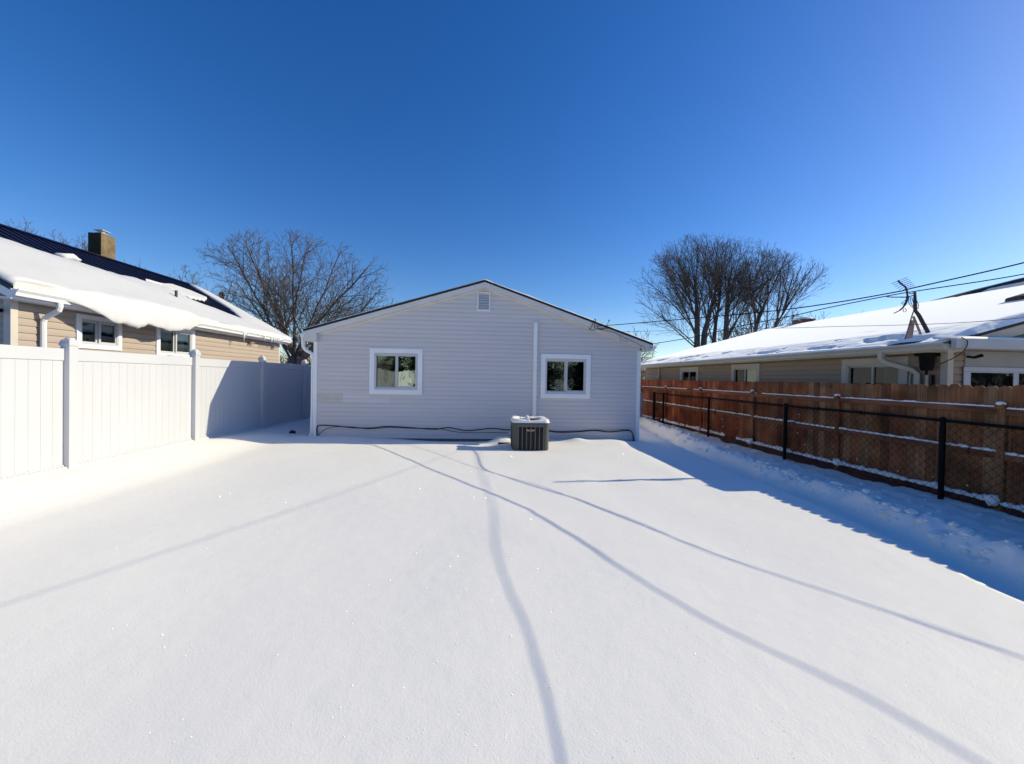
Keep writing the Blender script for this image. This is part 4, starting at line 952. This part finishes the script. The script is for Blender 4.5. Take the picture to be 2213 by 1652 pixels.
# ------------------------------------------------------------------ overhead wires
def wire(pts, r, label, n=10, m='black_cable', thin=None):
    sp_ = spline(pts, n); rr_ = r if thin is None else [lerp(r, thin[1], sstep(thin[0], thin[0] + 15, i)) for i in range(len(sp_))]
    o = MB(); o.tube(sp_, rr_, 6)
    return tag(o.build('utility_wire', M[m], smooth=True, loc=pts[0]), label, 'wire', 'overhead wires')
wire([(2.86, 9.885, 2.98), (3.28, 9.5, 2.975), (4.92, 6.9, 2.88), (5.61, 6.04, 2.91), (6.2, 5.45, 3.0), (6.34, 5.3, 3.04), (7.05, 4.61, 3.23), (7.64, 4.19, 3.45), (8.5, 3.68, 3.76), (9.25, 3.37, 4.03), (9.85, 3.16, 4.24), (10.5, 2.73, 4.45), (14, 0.5, 5.8), (20, -3, 8)], 0.0095,
     'uppermost thick black wire running from the lavender grey gable past the roof aerial', thin=(62, 0.0058))
wire([(4.38, 9.895, 2.55), (4.75, 8.55, 2.60), (5.13, 7.45, 2.72), (5.77, 6.9, 2.86), (6.2, 6.6, 2.97), (6.85, 6.15, 3.11), (7.17, 5.9, 3.16), (7.82, 5.11, 3.24), (8.57, 4.46, 3.45), (9.22, 4.21, 3.66), (10.3, 3.67, 3.97), (11.2, 3.24, 4.24), (15, 1.5, 5.6), (21, -2, 8)], 0.0085,
     'black wire just below the uppermost one, ending at the right eave corner', thin=(66, 0.0042))
wire([(3.42, 9.885, 2.845), (3.8, 9.5, 2.82), (5.0, 7.29, 2.64), (5.73, 6.16, 2.55), (6.63, 4.32, 2.45), (8.2, 3.36, 2.86), (9.0, 2.9, 3.07), (11.5, 1.2, 3.6), (20, -5, 6)], 0.0038,
     'thin lowest wire crossing level in front of the snowy roof of the taupe house')
def lift(p, t): return (p[0] + t, p[1] + 0.15 * t, 0.53 * t)
D_ = [((-0.17, 8.144), 18.4), ((-0.026, 6.172), 14.4), ((0.095, 4.733), 11.4), ((0.125, 3.546), 8.9), ((0.189, 2.919), 7.7), ((0.277, 2.425), 6.8), ((0.306, 2.024), 6.0), ((0.322, 1.622), 5.4), ((0.31, 0.9), 4.8), ((0.30, -1.0), 4.8), ((0.3, -6), 6)]
wire([lift((-0.17, 8.144), 34)] + [lift(p, t) for p, t in D_], 0.0065, 'heavy black cable passing overhead, outside the picture on the right')
A_ = [((-0.39, 8.671), 19.8), ((-1.859, 5.452), 15.0), ((-2.845, 3.551), 12.4), ((-3.24, 2.795), 11.4), ((-4.5, 0.4), 10.5), ((-6.5, -3), 10)]
wire([lift((-0.39, 8.671), 36)] + [lift(p, t) for p, t in A_], 0.0045, 'black wire passing high overhead behind the camera, outside the picture')
# tangled service drop on the right rake
sd = thing('service_drop', (2.9, RF - 0.03, 3.0), 'tangle of black service cables and hooks on the right rake of the lavender house', 'cable')
ry = RF - 0.03
b = MB()
for (x, z) in ((2.78, 3.13), (3.09, 3.02)):
    pass
def Yp(x, z): return (x, ry, z)
b.tube(spline([Yp(2.66, 2.94), Yp(2.68, 2.90), Yp(2.76, 2.87), Yp(2.88, 2.91), Yp(3.0, 2.91), Yp(3.15, 2.93), Yp(3.35, 2.90)], 6), 0.008, 5)
b.tube(spline([Yp(2.68, 2.86), Yp(2.74, 3.00), Yp(2.80, 3.14), Yp(2.83, 3.16), Yp(2.83, 3.10), Yp(2.80, 2.96), Yp(2.86, 2.91)], 6), 0.008, 5)
b.tube(spline([Yp(2.83, 3.16), Yp(2.86, 3.02), Yp(2.95, 2.90), Yp(3.06, 2.93), Yp(3.16, 3.06), Yp(3.18, 3.12)], 6), 0.007, 5)
b.blob((3.19, ry, 3.135), 0.022, 2, sub=1)
b.tube(spline([Yp(2.9, 2.90), Yp(3.3, 2.83), Yp(3.6, 2.70), Yp(3.9, 2.58), Yp(4.05, 2.50), Yp(4.15, 2.47), Yp(4.17, 2.37)], 6), 0.006, 5)
b.tube(spline([Yp(3.5, 2.76), Yp(3.49, 2.66), Yp(3.56, 2.61), Yp(3.7, 2.60)], 6), 0.005, 5)
b.build('service_cable', M['black_cable'], sd, smooth=True)
b = MB(); b.tube(spline([Yp(4.38, 2.54), Yp(4.36, 2.46), Yp(4.31, 2.44)], 5), 0.010, 5); b.build('clamp', M['black_metal'], sd, smooth=True)

# ------------------------------------------------------------------ small things in the yard
cb = thing('utility_cabinet', (6.15, 15.4, 0), 'grey metal utility cabinet with a sloping snowy lid beside the lavender grey house', 'cabinet')
b = MB(); b.box(5.75, 6.43, 15.3, 15.9, -0.1, 1.02); b.build('body', M['cab_grey'], cb, bevel=0.01)
b = MB(); b.box(5.71, 6.47, 15.26, 15.94, 1.021, 1.05); b.build('lid', M['cab_grey'], cb)
b = MB(); b.box(5.80, 6.38, 15.288, 15.299, 0.05, 0.97); b.build('door', M['cab_grey'], cb, bevel=0.004)
b = MB(); b.blob((6.08, 15.6, 1.055), (0.37, 0.34, 0.16), 7, sub=3, amp=0.15); tag(b.build('fresh_snow', M['snow'], smooth=True), 'snow heaped on the lid of the grey utility cabinet', 'snow')
pl = thing('planter', (6.62, 14.6, 0), 'small reddish planter box half buried in snow at the foot of the cedar fence', 'planter')
b = MB(); q = rrect(6.45, 6.80, 14.45, 14.75, 0.04, 3); q2 = rrect(6.47, 6.78, 14.47, 14.73, 0.04, 3)
b.prism([(x, y, -0.2) for x, y in q2], [(x, y, 0.03) for x, y in q2]); b.prism([(x, y, 0.031) for x, y in q], [(x, y, 0.08) for x, y in q]); b.build('planter_box', M['terracotta'], pl, bevel=0.005)
b = MB(); b.blob((-5.05, 10.46, ground(-5.05, 10.46) + 0.03), (0.085, 0.06, 0.05), 3, amp=0.5); tag(b.build('rock', M['stone'], loc=(-5.05, 10.46, 0.03)), 'small dark stone poking out of the shaded snow beside the white fence', 'rock')
b = MB(); b.tube([(0.32, 9.22, ground(0.32, 9.2) + 0.035), (0.6, 9.26, ground(0.32, 9.2) + 0.03)], 0.024, 8); tag(b.build('drain_pipe', M['black_cable'], loc=(0.45, 9.25, 0.05)), 'short dark pipe end under a snow lump left of the air conditioner', 'pipe')
# loose snow clods by the track
b = MB(); rc = random.Random(12)
for k in range(620):
    y = rc.choice([rc.uniform(2.0, 7.0), rc.uniform(2.5, 14)]); x = poly_at(TRK, y) + 0.28 + (abs(rc.gauss(0, 0.85)) if k % 3 else abs(rc.gauss(0, 0.2)))
    if x > 6.75: continue
    s_ = rc.choice([0.012, 0.018, 0.026, 0.042, 0.015]) * rc.uniform(0.7, 1.3)
    b.blob((x, y, ground(x, y) + s_ * 0.3), (s_ * rc.uniform(0.9, 1.6), s_ * rc.uniform(0.8, 1.3), s_ * 0.75), k * 0.37, sub=1, amp=0.5)
tag(b.build('snow_clods', M['snow'], smooth=False), 'crumbs of loose snow scattered beside the trodden track', 'snow', kind='stuff')
# glinting crystals: tiny facets turned to the sun
b = MB(); rc = random.Random(5); ax_ = SUN.orthogonal().normalized(); bx_ = SUN.cross(ax_)
for k in range(900):
    y = 1.3 + 7.0 * rc.random() ** 1.7; x = rc.uniform(-1.0, 1.25) * y * 1.0
    if x < -5.6 or x > poly_at(TRK, y) - 0.6: continue
    if rc.random() > 0.25 + 0.75 * sstep(-2.5, 1.5, x): continue
    r = rc.uniform(0.5, 1.2) * 0.0011 * y + 0.0005
    tl = (SUN + Vector((rc.uniform(-.3, .3), -0.8 + rc.uniform(-.35, .35), 0.3 + rc.uniform(-.2, .3)))).normalized()
    a_ = tl.orthogonal().normalized(); c_ = tl.cross(a_); p = Vector((x, y, ground(x, y) + r * 0.9))
    b.add([p + a_ * r, p + c_ * r, p - a_ * r, p - c_ * r], [(0, 1, 2, 3)])
tag(b.build('snow_crystals', M['crystal']), 'bright glinting snow crystals scattered over the sunlit snow', 'snow', kind='stuff')

# ------------------------------------------------------------------ trees
class Tree:
    def __init__(s, seed, rmin, sides=4): s.r = random.Random(seed); s.trunk = MB(); s.crown = MB(); s.rmin = rmin; s.sides = sides
    def rv(s): return Vector((s.r.gauss(0, 1), s.r.gauss(0, 1), s.r.gauss(0, 1)))
    env = None
    def inside(s, p, k=1.0):
        if s.env is None: return True
        (cx_, cy_, cz_), (rx, ry, rz), e = s.env
        j = 1 + 0.10 * noise.noise(Vector((p.x * 0.45, p.y * 0.45, p.z * 0.45)))
        dz = p.z - cz_
        if dz < 0: dz *= 0.7
        return (abs((p.x - cx_) / rx) ** e + abs((p.y - cy_) / ry) ** e + abs(dz / rz) ** e) < (k * j) ** e
    def path(s, p, d, L, n, wig, trop):
        P = [Vector(p)]; d = Vector(d).normalized()
        for i in range(n):
            d = (d + s.rv() * wig + Vector((0, 0, 1)) * trop).normalized(); q = P[-1] + d * (L / n)
            if len(P) > 2 and not s.inside(q, 1.0 + 0.05 * s.r.random()): break
            P.append(q)
        return P
    def limb(s, P, r0, r1, mb, n):
        k = len(P); mb.tube(P, [max(s.rmin, lerp(r0, r1, (i / (k - 1)) ** 0.8)) for i in range(k)], n)
    def grow(s, p, d, L, r, lvl, prm):
        n = max(3, int(L / prm['seg'][lvl]) + 1)
        P = s.path(p, d, L, n, prm['wig'][lvl], prm['trop'][lvl])
        if lvl == 1 and prm.get('cap') and False: pass
        s.limb(P, r, r * (0.3 if lvl < 3 else 0.5), s.crown, 6 if lvl <= 1 else (4 if lvl == 2 else 3))
        s.kids(P, L, r, lvl, prm)
    def kids(s, P, L, r, lvl, prm, t0=None):
        if lvl >= prm['max']: return
        cnt = prm['kids'][lvl]; k = max(2, int(cnt * s.r.uniform(0.8, 1.2) * min(1.6, max(0.45, L / prm['len'][lvl]))))
        az = s.r.uniform(0, 6.28); n = len(P) - 1; t0 = prm['t0'][lvl] if t0 is None else t0
        for i in range(k):
            t = lerp(t0, 0.98, (i + s.r.uniform(0.1, 0.9)) / k); f = t * n; j = min(n - 1, int(f)); q = P[j].lerp(P[j + 1], f - j)
            dd = (P[j + 1] - P[j]).normalized(); az += 2.4 + s.r.uniform(-0.5, 0.5)
            a = dd.orthogonal().normalized(); b_ = dd.cross(a); side = a * cos(az) + b_ * sin(az)
            ang = prm['ang'][lvl] * s.r.uniform(0.7, 1.25)
            nd = dd * cos(ang) + side * sin(ang); nd.z += prm['up'][lvl]
            Lc = L * prm['ratio'][lvl] * (1.12 - 0.62 * t) * s.r.uniform(0.7, 1.25)
            if not s.inside(q, 1.02): continue
            s.grow(q, nd, Lc, max(s.rmin, r * prm.get('thin', 0.42) * (1 - 0.5 * t)), lvl + 1, prm)
    def finish(s, name, base, label, m, group=None, cat='tree'):
        o = thing(name, base, label, cat, group)
        if s.trunk.v: s.trunk.build('trunk', m, o, smooth=True)
        s.crown.build('crown', m, o, smooth=True)
        return o

# spreading cherry-like tree between the houses
PR = dict(seg=[1, .5, .4, .28, .2], wig=[.05, .055, .085, .11, .14], trop=[0, -.008, .012, .012, .01], kids=[0, 12, 10, 7, 0], len=[1, 5.5, 2.6, 1.1, .5], t0=[.2, .16, .12, .1, .1],
          ang=[.6, .66, .72, .75, .7], up=[.1, .08, .06, .03, 0], ratio=[1, .50, .46, .5, .5], max=4)
t = Tree(11, 0.0058); bx, by = -9.62, 20.0
t.trunk.tube([(bx, by, -0.2), (bx, by, 0.6), (bx + .03, by, 1.5), (bx + .02, by, 2.1), (bx + .05, by + .02, 2.45)], [0.46, 0.36, 0.33, 0.36, 0.30], 12)
t.env = ((-9.5, 20.0, 4.3), (5.2, 4.6, 4.0), 2.3)
for k in range(17):
    az = k * 2.4 + t.r.uniform(-.2, .2); el = radians([14, 40, 62, 26, 52, 74, 20, 46, 68, 33][k % 10] + t.r.uniform(-5, 5))
    d = Vector((cos(az) * cos(el), sin(az) * cos(el) * .9, sin(el))); e = Vector((-9.4 + d.x * 5.2, 20 + d.y * 4.6, max(2.9, 4.3 - 1.6 + d.z * 5.4)))
    st = Vector((bx, by, 2.25 + t.r.uniform(-.35, .3))); v = e - st
    t.grow(st, v.normalized() + Vector((0, 0, .12)), v.length * 1.05, t.r.uniform(.055, .105), 1, PR)
t.finish('bare_tree', (bx, by, 0), 'low wide spreading bare tree with many forks, between the beige and lavender houses', M['bark'])

# smaller tree further left, holding a clump of dry leaves
PRs = dict(PR); PRs['kids'] = [0, 11, 9, 6, 0]; PRs['trop'] = [0, .05, .05, .03, .01]
t = Tree(23, 0.007); bx, by = -17.9, 26.0
t.trunk.tube([(bx, by, -0.2), (bx, by, 2.5), (bx + .1, by, 4.0)], [0.2, 0.15, 0.12], 8)
for (dx, dy, dz, L, r) in [(-2.6, .5, 4.2, 4.3, .06), (-.8, -1, 4.4, 4.0, .06), (1.0, .4, 3.6, 3.9, .06), (2.4, -.4, 2.6, 3.8, .05), (.5, 2, 3.6, 3.6, .05), (-1.7, -.6, 4.0, 4.0, .05)]:
    t.grow((bx + dx * .03, by, 3.7), (dx, dy, dz), L, r, 1, PRs)
o = t.finish('bare_tree', (bx, by, 0), 'small bare tree with a clump of dry leaves, above the ridge of the beige house', M['bark'])
b = MB(); b.blob((bx + 1.0, by - .2, 6.5), (0.15, 0.15, 0.2), 5, sub=3, amp=0.7); b.build('leaf_clump', M['nest'], o)

# tall trees behind the taupe house
PT_ = dict(seg=[1, .8, .6, .42, .3], wig=[.03, .045, .07, .09, .11], trop=[0, -.022, .02, .025, .02], kids=[0, 10, 7, 5, 0], len=[1, 6, 3.0, 1.6, .8], t0=[.2, .15, .12, .1, .1],
           ang=[.6, .56, .60, .62, .6], up=[.1, .10, .10, .06, .0], ratio=[1, .48, .46, .5, .5], max=4, thin=.42)
def tall_tree(seed, base, stems, env, nl, xr, label, group):
    t = Tree(seed, 0.0075); bx, by = base; t.env = env; SP = []
    (cx_, cy_, cz_), (rx, ry, rz), e_ = env
    for pts, rs in stems:
        P = [Vector((bx + p[0], by + p[1], p[2])) for p in pts]; t.trunk.tube(P, rs, 10); SP.append(P)
    for k in range(nl):
        x = lerp(xr[0], xr[1], (k + .5 + t.r.uniform(-.3, .3)) / nl); yv = t.r.uniform(-.75, .75)
        ux = (x - cx_) / rx; uz = max(0.02, 1 - abs(ux) ** e_ - abs(yv) ** e_ * .5) ** (1 / e_)
        zt = cz_ + rz * (uz * t.r.choice([1, 1, .95, .75, .5]) if abs(ux) < .8 else t.r.uniform(-.55, .6))
        end = Vector((x, cy_ + yv * ry * .8, zt)); P = min(SP, key=lambda q: abs(q[-1].x - x) + t.r.uniform(0, 1.5))
        hs_ = min(P[-1].z, max(4.7, lerp(4.6, zt - 1.2, t.r.uniform(.08, .8))))
        for a, c in zip(P, P[1:]):
            if a.z <= hs_ <= c.z: st = a.lerp(c, (hs_ - a.z) / (c.z - a.z)); break
        else: st = P[-1]
        v = end - st; up_ = .25 if v.z > 1 else .1
        t.grow(st, v.normalized() + Vector((0, 0, up_)), v.length * 1.06, t.r.uniform(.05, .095), 1, PT_)
    return t.finish('bare_tree', (bx, by, 0), label, M['bark_dark'], group)
GR = 'tall bare trees behind the taupe house'
tall_tree(31, (20.4, 36), [
    ([(0, 0, -.3), (0, 0, 4), (-.05, 0, 7), (-.2, 0, 9.5), (-.5, 0, 12)], [.36, .30, .24, .14, .06]),
    ([(.55, 0, -.3), (.6, 0, 4), (.75, .1, 6.2), (1.3, .1, 8.4), (1.9, 0, 11), (2.1, 0, 13)], [.35, .31, .26, .17, .1, .05])],
    ((20.6, 36, 8.4), (7.0, 5.0, 6.9), 2.2), 30, (13.9, 25.6),
    'tall bare tree with twin straight trunks and sweeping low limbs, leftmost behind the taupe house', GR)
tall_tree(47, (23.9, 37), [
    ([(0, 0, -.3), (0, 0, 5), (.05, 0, 8), (.1, 0, 10.5), (.5, 0, 13)], [.36, .29, .22, .14, .06]),
    ([(-1.2, 0, -.3), (-1.3, 0, 4.5), (-1.0, .1, 7.5), (-.6, .1, 9.8)], [.26, .22, .16, .08])],
    ((24.4, 37, 8.6), (6.6, 5.0, 7.1), 2.3), 22, (18.8, 30.2),
    'tall bare tree with an upright central crown, in the middle behind the taupe house', GR)
tall_tree(59, (26.2, 36.5), [
    ([(0, 0, -.3), (.05, 0, 4.8), (.5, 0, 7.0), (1.3, 0, 9.4)], [.28, .24, .17, .09]),
    ([(.9, .2, -.3), (1.2, .2, 4.6), (2.3, .2, 6.6), (3.4, .2, 8.4)], [.27, .23, .16, .07])],
    ((28.2, 36.5, 9.0), (5.0, 4.6, 5.6), 2.2), 24, (23.8, 32.9),
    'bare tree leaning to the right with a wide outer crown, rightmost behind the taupe house', GR)

def shrub(seed, base, h, spread, n, rmin, label, m, group=None, z0=0.2, name='bare_shrub', cat='shrub', prm=None):
    t = Tree(seed, rmin); P = dict(prm or PR); P['max'] = 3; P['kids'] = [0, 12, 10, 0, 0]
    for i in range(n):
        a = 2.4 * i; e = t.r.uniform(0.2, 1) * spread
        t.grow((base[0] + cos(a) * .1, base[1] + sin(a) * .1, z0), (cos(a) * e, sin(a) * e, h), h * t.r.uniform(0.8, 1.15), 0.03 + h * .006, 1, P)
    return t.finish(name, (*base, 0), label, m, group, cat)
shrub(71, (9.6, 27), 4.3, 2.0, 12, 0.011, 'bare twiggy shrub behind the right eave of the lavender grey house', M['bark_far'])
shrub(72, (25.4, 27), 5.1, 3.4, 9, 0.011, 'bare shrub peeking above the long snowy ridge right of the tall trees', M['bark_far'])
shrub(73, (-21.3, 26), 6.2, 1.2, 4, 0.010, 'few bare twigs showing above the beige house ridge right of its chimney', M['bark_far'])
shrub(76, (22.6, 32), 6.3, 3.2, 12, 0.014, 'dense bare shrub at the foot of the tall trees behind the taupe house', M['bark_far'])
shrub(77, (-9.3, 25), 3.9, 4.6, 14, 0.013, 'tangled brown brush behind the low spreading tree', M['brush'], z0=0.6)
shrub(78, (-7.2, 24), 3.4, 3.6, 12, 0.013, 'brown brush beside the downspout corner of the lavender grey house', M['brush'], z0=0.6)
for i, (x, y, h, lb) in enumerate(((-50.5, 45, 16.3, 'distant bare tree at the far left above the navy roof'), (-46.2, 45, 14.7, 'distant bare tree just left of the chimney above the navy roof'))):
    t = Tree(90 + i, 0.014); t.trunk.tube([(x, y, -.2), (x, y, 6), (x, y, 9)], [.4, .3, .2], 8)
    for k in range(9):
        a = k * 2.4; t.grow((x, y, 7.5), (cos(a) * t.r.uniform(.6, 3.2), sin(a) * 2, 4), (h - 8) * t.r.uniform(.95, 1.25), .11, 1, PT_)
    t.finish('bare_tree', (x, y, 0), lb, M['bark_far'], 'distant trees beyond the beige house')

# spruces: one far off, and two behind the camera that the panes mirror
def spruce(seed, base, h, w, label, group=None, dens=1.0):
    r = random.Random(seed); o = thing('spruce', (*base, 0), label, 'tree', group)
    b = MB(); b.tube([(base[0], base[1], -.2), (base[0], base[1], h)], [h * .02, .01], 8); b.build('trunk', M['bark_dark'], o)
    b = MB(); z = h * .08
    while z < h * .99:
        f = 1 - z / h; L = w * f ** 0.8 * r.uniform(.75, 1.15) + .05
        for k in range(int(11 * dens)):
            a = r.uniform(0, 6.28); d = Vector((cos(a), sin(a), -.22)); s_ = Vector((-sin(a), cos(a), 0)); p = Vector((base[0], base[1], z))
            for q in range(9):
                t = (q + r.random()) / 9; c = p + d * L * t * r.uniform(.8, 1.1); wd = L * .11 * (1.15 - t) + .03
                v = Vector((r.uniform(-.3, .3), r.uniform(-.3, .3), r.uniform(-.5, .2))) * wd
                b.add([c - s_ * wd, c + d * wd * 1.2 + v, c + s_ * wd, c - d * wd * .4], [(0, 1, 2, 3)])
        z += h * .022
    b.build('crown', M['needles'], o); return o
spruce(5, (37.6, 45), 10.6, 2.2, 'small dark spruce beyond the roof ridge left of the brick chimney')
for i, (x, y, h) in enumerate(((-9.5, -9.0, 7.5), (-7.4, -12.5, 7.0), (-12.0, -6.0, 6.5), (-7.0, -18.5, 7.5), (5.2, -14.0, 6.8), (8.4, -13.0, 7.4), (2.2, -15.0, 6.6), (11.0, -10.0, 6.5))):
    spruce(10 + i, (x, y), h, 2.4, 'dark spruce standing in a row behind the camera, mirrored in the window panes', 'spruces behind the camera', 1.6)

# distant snowy roof seen past the trunk
dh = thing('house', (-9, 34, 0), 'distant low house whose snowy roof shows behind the trunk of the spreading tree', 'house')
b = MB(); b.box(-13, -4, 33, 40, -.1, 2.0); b.build('wall', M['taupe_siding'], dh)
b = MB(); q = [(32.4, 2.0), (36.5, 3.6), (40.6, 2.0), (36.5, 3.75)]; b.prism([(-13.5, y, z) for y, z in q], [(-3.5, y, z) for y, z in q]); b.build('roof', M['shingle'], dh)
b = MB(); q = [(32.3, 2.03), (36.5, 3.78), (40.6, 2.03), (40.5, 2.2), (36.5, 3.95), (32.35, 2.2)]; b.prism([(-13.5, y, z) for y, z in q], [(-3.5, y, z) for y, z in q])
tag(b.build('roof_snow', M['snow'], bevel=0.05), 'snow on the distant low roof seen behind the trunk of the spreading tree', 'roof snow')

# bare wood all round, far off
b = MB(); rw = random.Random(8)
for k in range(800):
    a = 2 * pi * k / 800 + rw.uniform(-.01, .01); R_ = rw.uniform(85, 115); h = rw.uniform(5.5, 9.5) * R_ / 95
    x, y = R_ * sin(a), R_ * cos(a)
    if y > 0 and abs(x) < 70: h *= 0.82
    tx, ty = cos(a), -sin(a)
    tri(b, (x, y, -.2), (x, y, h * .5), 0.12)
    for q in range(46):
        z0 = h * rw.uniform(.03, .55); u0 = rw.gauss(0, .7); L = h * rw.uniform(.18, .45); du = rw.gauss(0, .5) * L
        p = (x + tx * u0, y + ty * u0, z0); e = (p[0] + tx * du, p[1] + ty * du, min(h, z0 + L * rw.uniform(.5, 1)))
        tri(b, p, e, rw.uniform(.03, .075))
tag(b.build('distant_wood', M['bark_far']), 'far off brown grey wood of bare trees low on the horizon', 'wood', kind='stuff')
